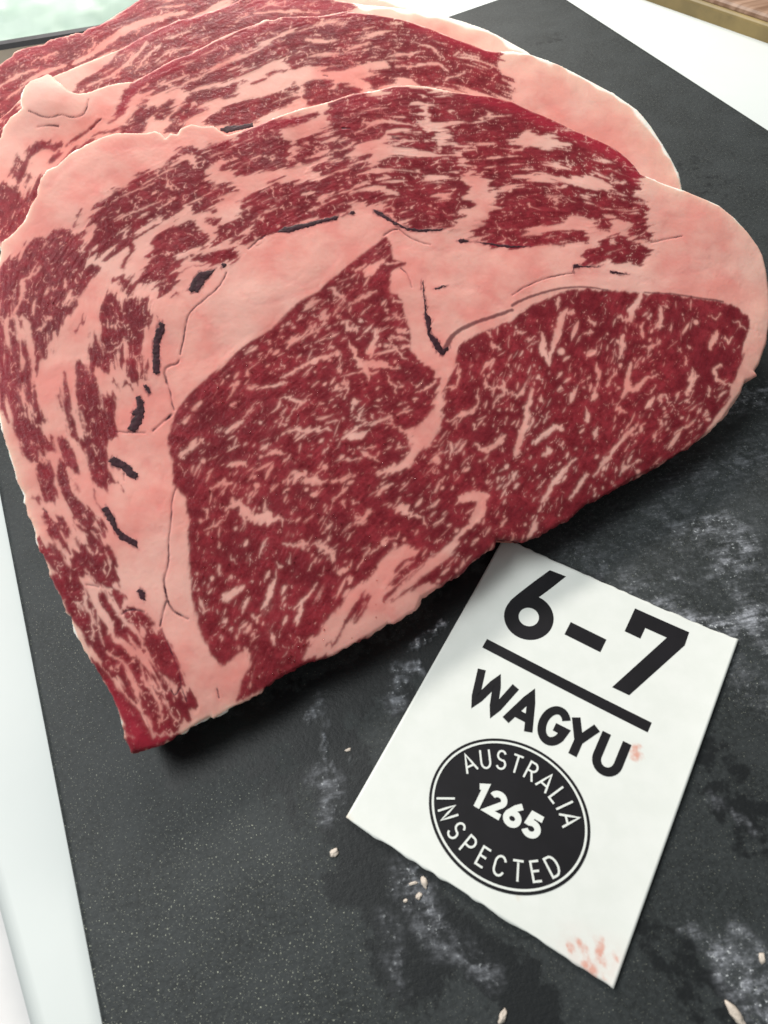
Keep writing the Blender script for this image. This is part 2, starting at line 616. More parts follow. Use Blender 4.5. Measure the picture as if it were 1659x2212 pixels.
for a in [('400,1640 640,1540 800,1460 960,1370 1030,1280', 120, 130, 0.85, 40), ('690,1600 760,1720 860,1900 900,2060', 150, 170, 0.75, 35),  # first stroke: wet strip that also paints the steak's shadow
          ('760,1900 900,1960 1060,2080 1160,2180', 130, 120, 0.75, 30), ('1480,1560 1570,1700 1640,1800', 120, 120, 0.55, 40),
          ('1400,2000 1500,2120 1620,2230', 100, 160, 0.5, 40), ('1060,1200 1180,1220 1300,1260', 50, 30, 0.8, 30),
          ('1180,1180 1400,1080 1600,900', 40, 40, 0.55, 30), ('860,1500 900,1560 930,1600', 70, 40, 0.9, 14),  # first stroke also paints the soft shadow under the steak's right side
          ('1480,350 1540,400 1520,440', 70, 60, 0.34, 40), ('1170,90 1210,80', 50, 40, 0.36, 20), ('560,1640 640,1760', 90, 70, 0.55, 40)]:
    tray_stroke(wet, *a)
for a in [('895,1395 935,1362 962,1345', 14, 8, 0.95, 5), ('855,1440 870,1450', 14, 12, 0.55, 8), ('900,1430 908,1452', 14, 10, 0.55, 6),
          ('850,1520 868,1470 880,1440', 34, 20, 0.34, 16), ('665,1550 680,1530 672,1555 675,1560', 8, 8, 0.6, 5), ('697,1585 705,1620 713,1660', 9, 5, 0.55, 5),
          ('690,1680 720,1700 712,1760', 40, 30, 0.30, 22), ('700,1560 690,1500', 10, 10, 0.22, 12), ('880,1900 910,1960 950,2030', 70, 50, 0.34, 30),
          ('900,1960 960,2000 985,2020', 20, 12, 0.45, 10), ('990,2050 1060,2110', 50, 40, 0.22, 25), ('840,1990 860,2130', 36, 20, 0.22, 25),
          ('1560,2060 1610,2120 1659,2170', 70, 110, 0.50, 35), ('1590,2010 1650,2070', 30, 50, 0.32, 24), ('1480,2000 1540,2040 1560,2080', 20, 40, 0.3, 16),
          ('1530,1720 1580,1760 1640,1800', 8, 8, 0.22, 8), ('1420,1110 1500,1020 1659,980', 60, 90, 0.14, 60), ('1480,1150 1560,1130 1610,1180 1570,1230', 40, 60, 0.40, 30),
          ('1380,1285 1440,1310 1500,1340', 12, 14, 0.40, 9), ('1480,1340 1560,1360 1640,1330', 36, 50, 0.55, 24), ('1540,1060 1580,1075', 16, 10, 0.22, 12),
          ('1440,1240 1480,1255', 10, 8, 0.25, 8), ('1545,890 1600,865 1670,850', 30, 50, 0.50, 24), ('1560,1400 1620,1480 1659,1500', 60, 60, 0.14, 40),
          ('1600,1290 1659,1380', 30, 60, 0.26, 28), ('755,1640 757,1642', 12, 8, 0.75, 3), ('885,1820 960,1880', 12, 10, 0.14, 10),
          ('1230,1190 1330,1240 1450,1310', 40, 60, 0.18, 40), ('1300,1160 1659,1180', 160, 300, 0.05, 80)]:
    tray_stroke(smear, *a)
dust[:] = 0.30
tray_stroke(dust, '250,2100 480,1850 560,2150', 500, 600, 1.0, 220)
tray_stroke(dust, '120,1300 230,1750', 200, 260, 0.75, 120)
tray_stroke(dust, '1450,1330 1600,1450', 160, 200, 0.6, 90)
V, Q, WQ, used, src, (J, I) = slab(TPL, tras, resample(tout, 5.0), hh, 6.0, 0.0, 0.0, 60)
att = {k: f.ravel()[used][src] for k, f in (('wet', wet), ('smear', smear), ('dust', dust))}
tray = mesh_obj('serving_tray', V, np.concatenate([Q, WQ]), TRAY, None, att)
tag(tray, 'flat dark grey speckled tray with wet smears under the steaks', 'tray')

# ------------------------------------------------------------------ the steaks
THETA = math.radians(22.0)
THICK = 14.5
z0 = 0.0172
Aw, Bw = on_z((280, 1628), z0), on_z((1640, 812), z0)
AX = (Bw - Aw) / np.linalg.norm(Bw - Aw)
AX[2] = 0
AX /= np.linalg.norm(AX)
NB = np.array([-AX[1], AX[0], 0])
VD = math.cos(THETA) * NB + math.sin(THETA) * np.array([0, 0, 1.])
NN = np.cross(AX, VD)
PL = [Plane(Aw - NN * (THICK + 0.25) * k / 1000.0, AX, VD) for k in range(4)]

FRONT_OUT = np.array([float(x) for p in """280,1629 267,1595 265,1572 253,1542 240,1508 220,1475 200,1438 182,1408 163,1375 153,1348 152,1333 138,1323 137,1312 128,1288 115,1262
103,1226 90,1198 82,1193 72,1146 60,1119 50,1083 50,1069 35,1036 25,1006 13,966 3,933 -4,900 -12,830 -15,760 -13,690 -9,620 -4,560 0,519 20,505 37,488 50,475 63,445 77,421 82,391 100,366 123,356
150,331 187,313 220,298 250,288 280,287 317,286 333,281 347,286 357,297 367,286 382,288 390,275 413,266 437,271 462,270 477,281 492,289 520,280 553,269 603,248 653,231 713,216 760,201 800,196
846,184 886,181 926,184 980,195 1020,201 1060,205 1106,216 1136,230 1183,248 1213,261 1253,280 1293,298 1329,316 1353,335 1373,356 1385,374 1406,381 1439,395 1483,410 1531,430 1556,441 1589,468
1619,498 1643,528 1653,548 1661,580 1668,625 1669,680 1662,735 1646,782 1636,797 1643,807 1629,815 1616,819 1606,845 1586,872 1566,903 1546,923 1506,956 1459,986 1423,1006 1373,1030 1319,1063
1266,1090 1233,1120 1189,1143 1166,1158 1139,1165 1106,1163 1076,1163 1071,1179 1053,1193 1026,1213 1000,1238 953,1266 913,1289 906,1306 900,1318 851,1349 838,1348 798,1374 722,1416 689,1427
659,1434 636,1447 613,1457 580,1483 560,1503 533,1516 494,1535 483,1542 460,1555 453,1550 437,1558 397,1585 377,1595 343,1612""".split() for x in p.split(',')]).reshape(-1, 2)

EYE_L = """833,511 843,525 850,560 873,570 846,588 841,632 863,645 870,675 881,692 886,729 886,755 906,782 936,799 950,815 960,840 960,900 930,960 900,1010 960,1060 1080,1100
1130,1190 1076,1190 1000,1250 910,1320 853,1360 722,1430 613,1470 513,1514 520,1470 540,1440 535,1408 520,1408 500,1425 477,1437 457,1415 440,1385 428,1352 425,1330 418,1290 415,1259 410,1216 407,1159
410,1126 402,1093 403,1079 382,1056 373,1019 368,983 363,945 370,915 383,885 403,855 437,822 473,795 513,762 553,730 570,722 603,695 643,659 683,635 713,609 750,575 783,549"""
EYE_R = """968,822 985,790 986,775 990,749 1020,728 1060,711 1106,693 1126,672 1173,649 1213,632 1239,624 1286,628 1339,631 1396,633 1459,636 1506,644 1556,652 1586,660 1616,681 1621,705 1609,742
1603,782 1589,815 1579,832 1579,855 1559,882 1543,905 1526,935 1480,985 1423,1020 1319,1080 1189,1160 1106,1185 1040,1160 960,1080 900,1010 925,960 945,935 956,905 960,842"""
MUSCLES = [  # streaky outer muscles: tile, outline, how much fat streaks them
    ('A1', '480,310 500,170 600,130 800,130 960,80 1080,90 1180,130 1190,180 1060,150 1010,190 1080,200 1070,270 1040,320 1080,360 1040,350 960,320 880,320 820,340 820,390 740,420 640,450 620,500 500,520 430,520 330,540 260,530 260,470 300,400 380,360 470,330', 1.0),
    ('A1', '1130,210 1190,190 1200,140 1390,120 1440,150 1460,220 1450,290 1360,290 1270,280 1200,300 1140,290', 0.7),
    ('A1', '1390,100 1520,100 1659,140 1780,190 1900,240 1899,300 1800,300 1740,320 1659,245 1560,240 1480,220 1440,160', 0.5),
    ('A2', '120,260 230,300 300,270 440,340 560,395 680,460 740,530 840,630 815,720 740,770 650,720 600,650 500,640 430,640 330,650 240,640 120,600 80,500 110,450 200,470 300,450 380,455 410,430 330,410 290,370 180,370 130,340', 1.0),
    ('A2', '0,680 120,700 200,720 300,700 420,720 520,750 600,740 650,770 730,780 850,810 880,930 870,990 910,1040 900,1070 830,1050 760,1000 780,960 700,900 650,880 560,890 640,930 620,970 540,980 480,930 420,880 330,920 180,970 100,1010 0,1020 -60,900 -100,800 -60,720', 1.1),
    ('A2', '-260,1040 -180,950 -100,880 -50,830 -30,840 -70,910 -20,900 60,940 110,1010 180,1020 300,1010 430,1005 490,1040 480,1080 440,1060 360,1070 250,1080 130,1100 0,1100 -100,1090 -180,1070', 0.9),
    ('A2', '470,1160 480,1130 560,1120 600,1080 700,1035 760,1080 870,1090 910,1120 870,1150 830,1200 800,1225 700,1200 620,1170 560,1200 480,1210', 0.9),
    ('A1', '790,550 880,520 980,500 1060,530 1150,520 1210,490 1290,500 1320,520 1260,560 1300,570 1370,610 1310,640 1330,700 1370,740 1330,780 1400,820 1390,850 1330,850 1320,900 1290,960 1220,980 1100,985 1000,980 930,930 860,880 780,850 700,790 680,740 760,740 860,760 960,770 900,730 780,700 860,660 840,620 810,600', 1.15),
    ('A1', '850,440 900,400 960,380 1080,400 1160,380 1160,470 1180,510 1110,490 1040,470 940,450 860,445', 1.0),
    ('A1', '1220,340 1300,320 1420,320 1500,290 1659,270 1760,260 1740,330 1659,380 1600,430 1540,430 1440,420 1360,440 1220,430 1290,390 1250,350', 0.9),
    ('A1', '1290,480 1400,450 1560,445 1659,440 1740,470 1770,560 1740,640 1659,640 1720,680 1659,790 1590,780 1530,740 1560,690 1500,660 1430,610 1430,570 1380,550 1320,500', 1.35),
    ('A1', '1200,470 1240,440 1280,450 1250,480 1210,490', 0.7),
    ('A1', '370,630 450,580 560,560 640,540 740,490 720,560 740,590 650,620 770,650 770,690 640,690 540,730 430,760 420,700 450,650 420,620', 1.2),
    ('A1', '440,800 520,770 600,770 640,750 700,730 680,770 600,800 520,830 450,830', 1.0),
    ('A1', '30,760 130,700 260,690 400,675 400,740 300,760 390,790 420,830 300,860 250,880 400,870 450,850 590,830 560,860 440,890 330,920 220,960 130,1000 60,1040 0,1080 -60,1070 0,980 60,900 200,860 100,850 -40,900 -60,830 -20,780', 1.0),
    ('A1', '-100,380 -40,345 60,340 150,360 160,420 220,460 210,520 240,560 190,590 60,610 -20,640 -110,650 -170,600 -150,480', 0.9),
    ('A1', '-60,320 0,325 140,345 260,300 390,255 300,265 180,285 90,305', 0.5),
    ('A0', '1470,410 1540,390 1510,480 1500,600 1350,600 1280,680 1330,690 1480,700 1500,740 1400,790 1440,800 1380,850 1280,860 1200,830 1120,920 1060,900 960,960 880,1010 840,1040 860,960 760,1010 640,1090 560,1115 630,1050 640,1000 580,930 620,890 700,860 620,860 720,800 840,730 940,640 960,620 1100,560 1170,490 1200,470 1260,470 1300,490 1400,440', 1.15),
    ('A0', '610,1160 660,1120 720,1030 790,1020 830,1060 780,1110 740,1170 680,1200 620,1180', 1.2),
    ('A0', '1000,1100 1060,1020 1130,990 1270,945 1260,990 1310,1010 1330,1055 1310,1110 1200,1130 1080,1160 980,1150', 0.75),
    ('B0', '910,130 960,70 1000,40 1060,20 1130,15 1200,30 1190,90 1160,110 1150,140 1130,240 1060,250 990,200 920,170', 1.0),
    ('B0', '1240,20 1320,0 1450,-20 1520,-10 1500,40 1380,50 1240,50', 1.0),
    ('A0', '1380,1100 1430,1010 1550,930 1560,860 1620,810 1640,850 1610,970 1560,1000 1540,1050 1450,1070 1400,1110', 1.2),
    ('A0', '1340,930 1420,940 1420,970 1370,965', 0.6),
    ('B0', '-60,140 60,60 160,0 190,-60 250,-95 340,-140 400,-165 480,-150 540,-130 560,-70 510,-30 545,20 550,70 600,80 635,120 600,170 540,230 490,270 450,240 450,200 400,250 430,280 400,310 430,330 390,400 380,470 320,540 320,600 260,700 230,780 210,700 180,560 160,430 110,390 -60,400', 0.85),
    ('B0', '-70,400 100,440 100,530 130,600 130,700 160,770 190,860 150,850 220,950 290,1090 200,1080 230,1160 250,1230 120,1180 90,1100 40,1010 -10,950 -60,700', 1.0),
    ('B0', '430,400 430,380 490,305 495,330 450,390', 0.3),
    ('B0', '640,430 680,340 710,260 740,300 800,310 860,340 920,300 960,380 1010,410 960,470 920,510 900,470 830,440 780,480 760,440 700,440', 1.2),
    ('B0', '740,170 800,150 840,170 880,140 870,190 830,270 800,260 790,200', 0.8),
    ('B0', '590,530 680,510 780,510 870,480 930,520 910,580 910,650 930,720 945,800 830,780 820,735 740,740 690,740 600,720 590,640', 1.1),
    ('B0', '390,930 400,850 430,780 430,830 450,880 440,1020 470,1080 490,1180 500,1225 460,1150 440,1060 400,990', 0.6),
    ('B0', '500,830 530,730 540,770 620,800 640,870 660,930 660,1000 740,1130 750,1180 690,1230 640,1225 660,1310 690,1400 710,1450 740,1480 710,1530 640,1490 600,1440 590,1360 560,1290 540,1240 550,1150 510,1030 500,950', 0.8),
    ('B0', '670,940 700,930 730,970 720,1060 680,1040', 0.6),
    ('C0', '120,0 150,40 130,50 220,100 260,140 250,185 200,190 170,150 130,50', 0.6),
    ('C0', '160,0 240,0 260,60 290,160 240,110 190,40', 0.7),
    ('C0', '240,240 310,200 320,260 330,330 360,380 360,475 310,430 270,370', 0.6),
    ('C0', '400,330 430,380 480,450 580,530 670,600 680,620 600,600 690,660 685,700 640,690 620,650 540,640 480,600 450,510 410,420', 0.9),
    ('C0', '390,50 430,80 470,150 490,220 510,270 490,280 460,240 430,250 440,320 420,420 400,330 390,210 420,190 400,120', 0.7),
    ('C0', '290,60 330,50 350,100 370,160 350,150 320,120', 0.6),
    ('C0', '290,570 370,570 340,620 380,690 430,740 420,790 380,720 330,650', 0.6),
    ('C0', '370,570 400,580 450,660 430,670', 0.5),
    ('C0', '270,730 340,760 400,840 440,900 420,930 350,880 300,820', 0.8),
    ('C0', '530,760 560,720 600,690 660,720 720,790 760,860 780,990 750,980 720,920 710,1000 650,980 590,920 500,930 480,860 510,800', 0.7),
    ('C0', '320,910 400,960 430,1000 440,1080 510,1130 570,1230 500,1244 430,1160 380,1050', 0.8),
    ('C0', '440,990 490,970 540,1010 550,1080 540,1150 490,1120 450,1060', 0.6),
    ('C0', '700,1040 760,1030 790,1060 780,1120 740,1110 720,1070', 0.6),
    ('D0', '360,40 440,60 520,60 560,100 600,150 640,60 690,110 760,200 850,300 940,440 1000,520 1050,600 1060,640 1100,700 1130,740 1230,740 1220,830 1180,900 1150,940 1060,960 970,980 960,920 920,830 900,760 850,720 800,630 740,580 690,530 670,480 590,380 540,280 490,180 420,120', 1.25),
    ('D0', '800,210 850,185 930,190 970,240 980,290 900,270 840,250', 0.8),
    ('D0', '920,360 960,310 1040,330 1090,380 1140,500 1165,620 1150,660 1090,600 1030,560 970,450', 0.6),
    ('D0', '810,900 760,800 700,660 640,580 590,510 620,510 700,620 740,680 800,740 860,800 910,840 930,890 960,990 1050,990 1140,985 1120,1010 1030,1060 840,1105 800,1020', 0.15),
]
LEAN_LINES = [('C1', '730,1060 700,1150 640,1230', 30, 12), ('C1', '700,1040 660,1140 610,1220', 20, 8), ('F', '690,390 760,250 850,120', 22, 26), ('F', '830,220 880,100', 10, 20), ('F', '650,400 710,360', 12, 16),
              ('C1', '830,1080 950,970 1100,850', 26, 16), ('C1', '900,900 960,840 1010,830', 30, 14), ('C1', '870,1100 1000,1010 1160,940', 16, 30),
              ('B0', '470,520 500,470 545,430', 6, 18), ('B0', '740,820 770,840 770,880', 24, 14), ('B0', '805,850 850,865', 30, 22), ('C0', '470,10 495,70', 26, 16),
              ('C0', '205,415 240,410 262,450', 12, 26), ('C0', '490,700 530,770', 10, 16), ('C0', '450,330 490,350 520,390', 10, 14), ('C0', '615,380 625,450 660,510', 10, 6),
              ('A0', '850,1060 850,1150 790,1244', 26, 30), ('B0', '1150,140 1230,80 1390,55', 12, 18), ('A0', '1330,880 1400,870', 8, 16), ('B0', '740,900 720,1000', 18, 14),
              ('A0', '500,960 520,880', 18, 10), ('A1', '880,320 1000,330 1080,365', 10, 12), ('B0', '470,1090 495,1220', 24, 14), ('C0', '740,330 800,350 800,400', 8, 12),
              ('A2', '600,1000 640,1005', 4, 4), ('D0', '720,60 790,80 760,160', 40, 30)]
# fat streaks: tile, points, start width, end width
FATS = """B1|600,560 660,690|14|30;B1|590,430 605,500|20|26;B1|200,600 230,550 270,545|24|38;B1|320,350 370,310|16|26;B1|480,230 530,260 570,310|34|16;B1|600,320 680,290 780,240|10|16;B1|700,110 760,90 820,50|34|30;B1|640,110 710,70|12|20
B1|720,140 780,100|38|30;B1|830,70 940,60|16|10;B1|280,740 390,680 470,660 520,630|20|16;B1|160,800 200,775 290,735|8|18;B1|320,530 410,490|8|14;B1|370,400 440,430 480,380|10|18;B1|440,370 440,440|12|16;B1|510,390 530,350|8|12
B1|160,940 190,930 260,955 290,965 330,935|16|26;B1|280,960 270,1000|20|8;B1|0,880 50,860 140,850 200,830|12|14;B1|190,990 170,1060 190,1110|8|12;B1|200,1150 260,1130 330,1150 400,1140 480,1140|24|26;B1|450,1100 540,1080|10|8;B1|210,1070 240,1010 250,960|6|8
B1|540,660 545,740 535,780|8|10;B1|560,800 590,850 570,940|8|14;B1|510,860 540,860|20|26;B1|620,970 660,950|34|30;B1|640,980 630,1000|20|12;B1|690,1010 660,1060 700,1080|10|12;B1|720,1110 780,1090 880,1050|10|24;B1|600,1190 690,1170 710,1150|44|28;B1|560,1210 640,1130 720,1090|14|10
B1|850,790 880,840 910,870|10|12;B1|900,880 910,910|10|8;B1|1000,830 1050,860 1080,820|6|8;B1|1040,890 1120,870 1160,820|8|12;B1|920,1050 1000,1010|6|12;B1|980,990 950,1020|8|6;B1|810,1010 830,1040|6|8;B1|640,1060 690,1070|10|8
B1|870,540 890,590 930,650 980,680|10|14;B1|880,530 930,545 980,560|12|14;B1|890,380 930,410 970,430|16|14;B1|890,300 940,320|16|12;B1|840,360 860,375|16|14;B1|920,490 970,510|34|28;B1|950,600 990,600|20|20;B1|650,470 660,500|8|14;B1|770,480 760,540|12|18;B1|830,590 870,580|14|16
B1|740,660 760,560 790,480|44|10;B1|660,690 720,740 720,830|50|14;B1|720,700 830,715 935,745|60|10
C1|40,110 70,80|34|30;C1|60,150 120,130 190,140|18|22;C1|240,330 270,280 310,270|24|36;C1|335,310 400,325 460,320|80|14;C1|490,330 550,310 640,280|18|10;C1|20,560 90,560 165,560|110|14;C1|60,430 60,500|8|18;C1|170,600 170,560|8|12
C1|560,340 580,380 490,450|10|8;C1|380,420 430,370|4|6;C1|580,490 570,440|8|6;C1|620,450 660,470|16|12;C1|650,540 680,590 750,500|14|22;C1|690,560 740,500|12|18;C1|640,600 690,590|16|16;C1|690,120 720,140 800,180|26|16;C1|700,100 780,95|12|8;C1|560,190 640,190|10|14
C1|780,270 870,240 900,210|12|26;C1|780,410 830,370 890,330|18|12;C1|910,500 960,490 1010,530|44|40;C1|1010,540 1070,550|30|16;C1|380,730 440,750 510,770|26|38;C1|470,690 490,670|30|28;C1|500,780 505,850|14|8;C1|190,720 260,750 330,720|16|22;C1|290,710 300,760|18|16
C1|30,790 40,740 80,690|8|12;C1|60,960 80,910|20|24;C1|70,1110 100,1010 130,960|14|30;C1|50,1130 80,1060|10|18;C1|260,1130 330,1070 400,990|24|8;C1|280,1180 290,1130|18|24;C1|250,1240 270,1190|12|16;C1|170,1040 200,990|16|18;C1|530,920 590,890|26|30;C1|580,900 620,830|22|10
C1|600,980 610,950|34|30;C1|560,1080 600,1020|26|34;C1|740,790 810,730 920,680|16|10;C1|690,830 740,760|6|8;C1|640,900 720,800|4|6;C1|220,850 210,790|8|6;C1|340,900 400,800|6|8;C1|160,880 130,850|14|10;C1|1160,390 1200,310|18|24;C1|1130,500 1180,440|14|24
C1|1320,430 1400,415 1500,420|34|60;C1|1470,430 1440,560 1370,630|84|30;C1|1380,620 1280,700|24|12;C1|1240,60 1280,80 1260,160|8|14;C1|1430,80 1470,130 1560,90 1600,60|18|26;C1|1600,40 1620,10|16|8;C1|1120,200 1210,120|6|10;C1|1330,210 1380,160|4|6;C1|1490,320 1520,310|12|8;C1|1080,560 1110,620|8|12;C1|1140,620 1210,570|4|6
C0|1170,160 1230,110 1300,60|26|20;C0|1240,100 1250,60|22|12;C0|1500,210 1560,190 1600,220|24|28;C0|1370,370 1440,330 1500,320|24|24;C0|1470,500 1530,450 1590,520 1659,570|24|60;C0|1500,430 1530,480|20|30;C0|1320,630 1400,620 1430,580|12|20;C0|1350,560 1320,490|16|10;C0|1590,600 1570,540|16|24;C0|1420,930 1410,870|16|10
C0|1480,960 1500,930|16|12;C0|1450,1080 1510,1040 1560,1010|48|34;C0|1570,1160 1600,1090|12|18;C0|1290,1080 1310,1170 1350,1160|12|10;C0|1540,850 1500,800|6|8
B0|1480,930 1520,850 1540,820|10|24;B0|1250,1010 1300,960|20|14;B0|1470,1160 1520,1120 1570,1080|26|30;B0|1520,990 1480,980 1560,950|14|10;B0|1580,1060 1659,960|8|6;B0|1600,750 1610,790|14|20;B0|1590,640 1659,600|12|18;B0|1170,1100 1230,1050|18|14;B0|1240,1244 1270,1200|36|30;B0|1320,1230 1300,1190|14|10;B0|1600,870 1659,850|10|12
D0|1290,70 1310,180 1350,180|8|10;D0|1470,110 1520,50 1570,10|40|34;D0|1410,160 1415,190|6|8;D0|1440,250 1470,230|14|10;D0|1580,330 1620,270|12|16;D0|1570,480 1610,420|30|26
F|220,160 270,50 290,0|16|26;F|460,190 480,110|18|20;F|440,270 470,180|10|16;F|280,320 290,390|14|12;F|110,330 140,270|18|24;F|110,420 140,460|26|22;F|350,270 380,220|16|12;F|60,330 70,290|8|10;F|150,190 190,250|10|8;F|520,370 590,330|26|30
B2|200,520 200,620 235,705|30|36;B2|240,690 270,590 300,500 320,400 350,360|30|36;B2|300,270 300,330|12|16;B2|350,370 410,380|18|12;B2|30,390 100,350|10|12;B2|90,560 160,530|8|12;B2|30,500 90,510|12|10;B2|100,600 170,560|6|8;B2|835,265 820,320 770,350 770,420 740,450 690,400|40|16
B2|470,520 530,490|14|12;B2|490,430 540,450|16|22;B2|840,460 850,530|18|24;B2|960,340 970,430 930,480|22|18;B2|930,490 980,460|14|8;B2|880,660 890,610 960,560|14|20;B2|720,530 720,600 700,670|36|20;B2|690,570 690,540|14|12;B2|1330,510 1300,570 1280,620|30|18;B2|1380,530 1400,570 1430,540|16|20
B2|1430,430 1500,460 1520,480|6|6;B2|1280,400 1330,430 1350,390|12|14;B2|560,710 560,790 555,810|20|26;B2|660,740 640,830 610,860|14|22;B2|770,710 750,800 750,870 720,920|22|36;B2|750,870 800,880 860,810 940,780|34|16;B2|620,830 680,760|10|12;B2|540,880 525,950 550,910|22|26;B2|690,990 700,1020|36|34;B2|660,980 740,1030|12|14
B2|890,980 920,930|30|14;B2|870,1000 900,960|26|30;B2|900,900 930,850|8|10;B2|1170,740 1160,840 1140,910|24|22;B2|1185,750 1180,850|10|14;B2|1330,740 1310,770 1350,820 1400,850|22|26;B2|1360,720 1310,750|12|18;B2|1280,860 1280,920|10|12;B2|1410,850 1440,840|16|10;B2|320,760 300,800|14|12;B2|290,900 320,860|14|10
B2|130,870 110,950 90,1020 100,1090 60,1150 40,1230|28|32;B2|0,900 50,920 80,870|14|16;B2|380,960 400,910 430,840|18|8;B2|190,960 180,930|16|14;B2|470,1000 500,1080|8|10;B2|480,1090 500,1060|14|10;B2|160,1220 230,1150 280,1110 330,1130|22|26;B2|270,1090 280,1130|14|22;B2|540,1170 550,1150|26|20;B2|210,1080 240,1030|6|8
B2|690,1240 740,1170 800,1130|8|12;B2|760,1170 820,1100|6|8;B2|930,1160 920,1200|10|16;B2|960,980 950,930 990,910 1020,940 1010,980|8|10;B2|1080,610 1090,630|16|16;B2|1130,700 1130,660|8|10;B2|1160,600 1140,590|12|10;B2|170,780 200,830|8|10
B1|1300,700 1315,780 1295,860|10|12;B1|1230,865 1300,870|22|14;B1|1240,1080 1290,1070 1330,1040 1380,1030 1420,1000 1440,960|22|18;B1|1430,880 1440,960|8|10;B1|1540,560 1530,600 1580,620|16|20;B1|1500,500 1530,540|12|14;B1|1460,780 1500,720 1540,680|14|16;B1|1490,860 1600,860 1610,900 1659,910|14|18;B1|1600,820 1610,870|14|18
B1|1480,880 1490,820|12|14;B1|1540,970 1610,910|10|12;B1|1560,1230 1600,1180|22|26;B1|1420,1130 1410,1100|16|12
C2|100,290 50,380 20,490|34|30;C2|150,420 230,340 290,290 330,320|18|26;C2|190,490 240,470 230,430|16|34;C2|190,780 240,720 300,620 360,560 420,500|22|18;C2|170,840 190,800|12|16;C2|120,1000 160,930 170,880|30|26;C2|390,740 440,680 490,600|14|26;C2|370,760 400,730|8|10;C2|530,620 600,530 660,460 720,370 780,310|14|16;C2|830,320 840,290|22|16
C2|700,600 720,560 840,510|10|18;C2|1060,340 1190,250|12|14;C2|40,670 10,690|16|14;C2|290,560 310,545|16|14;C2|10,640 30,590|12|18;C2|930,340 920,370|12|16;C2|980,290 960,250|12|10;C2|440,340 460,320|14|12;C2|535,350 545,345|26|24
A1|1040,325 900,300 800,300 700,310 700,280|18|22;A1|640,370 720,330 860,290|8|12;A1|470,500 600,460 630,430|10|16;A1|330,530 420,500 470,480|16|22;A2|150,640 240,650 340,670 420,700 500,720 560,710|24|34;A2|350,520 370,600 400,560|8|10;A2|740,690 620,700 660,640|12|8;A2|280,830 300,780 320,810|14|10
A0|1180,540 1240,530 1270,590|50|40;A0|1340,630 1420,570 1470,555|44|26;A0|1090,690 1120,740|24|14;A0|720,830 860,760 1000,700|6|10;A0|760,940 900,870 1040,820|8|8
B0|90,390 130,300 160,200 120,190 200,150 270,80|22|16;B0|280,400 330,440 310,400|12|14;B0|420,230 430,160|12|16;B0|240,500 300,440|18|10;B0|90,520 0,430|8|6;B0|120,400 175,440 195,600 225,800|30|40;B0|180,980 210,1080|8|6;B0|120,870 190,990 210,1090|12|14;B0|700,640 780,600 830,560|10|8
C0|560,740 600,800|8|12;C0|620,790 640,760|14|10;C0|690,780 720,860 680,930|8|12;C0|540,870 620,970|6|8;C0|420,520 560,640|8|10;C0|260,120 300,220|10|16
D0|600,150 590,350|12|16;D0|700,230 730,330 800,390 880,450 950,480|20|40;D0|700,440 790,500 840,580 880,700 910,800|24|20;D0|660,0 740,150 800,230 900,330 960,450|14|26;D0|900,480 910,560 960,660 1030,760 1050,860|14|18;D0|700,330 740,250|12|14;D0|780,500 740,550|14|10;D0|960,620 1040,700 1120,680|14|18;D0|920,840 980,870 960,985 1100,975 1180,930|14|18;D0|990,840 1060,830 1030,930|8|10
D0|1100,820 1150,880|6|8;D0|530,20 560,140 620,260|22|10;D0|860,640 920,720|12|10;D0|640,100 620,260 680,400|10|8"""
FAT_POLYS = [('B1', '1150,750 1185,690 1190,630 1250,640 1245,760 1225,860 1215,900 1210,1080 1190,1150 1130,1244 1090,1260 960,1170 900,1120 850,1080 880,1050 900,1100 960,1140 1030,1140 1080,1100 1140,1010 1165,900 1180,800'),
             ('C1', '930,0 1170,10 1100,80 1030,190 990,230 900,262 770,275 850,240 940,200 980,150 1000,90 990,30'),
             ('C1', '430,1244 540,1150 600,1070 680,1060 730,960 800,850 890,740 990,735 1050,760 1010,850 930,900 850,1010 900,1000 1030,890 1160,800 1270,710 1320,690 1270,800 1150,890 1050,960 920,1060 1000,1030 1190,1003 1075,1080 1060,1130 900,1260 700,1340 560,1330'),
             ('F', '590,485 470,500 560,350 590,300 680,200 740,140 780,60 850,0 1400,0 1250,160 1080,270 920,345 690,470')]
FIELD = """60,900 110,1050;30,650 40,750;120,640 180,560;250,450 350,390;450,420 560,370;650,330 760,300;850,330 960,330;1000,420 1100,410;1250,400 1340,430;1300,520 1400,490;250,690 256,740;200,870 215,930;230,1350 290,1450;300,1450 340,1540;150,1150 200,1230;330,580 400,540
450,900 490,860;600,800 650,760;500,1150 540,1080;700,1000 740,960;520,1350 560,1270;800,900 850,870;850,1150 920,1090;760,640 800,600;1100,800 1120,750;1300,750 1320,690;1500,750 1515,690;1250,950 1290,880;1450,900 1500,860;1000,1100 1050,1040"""
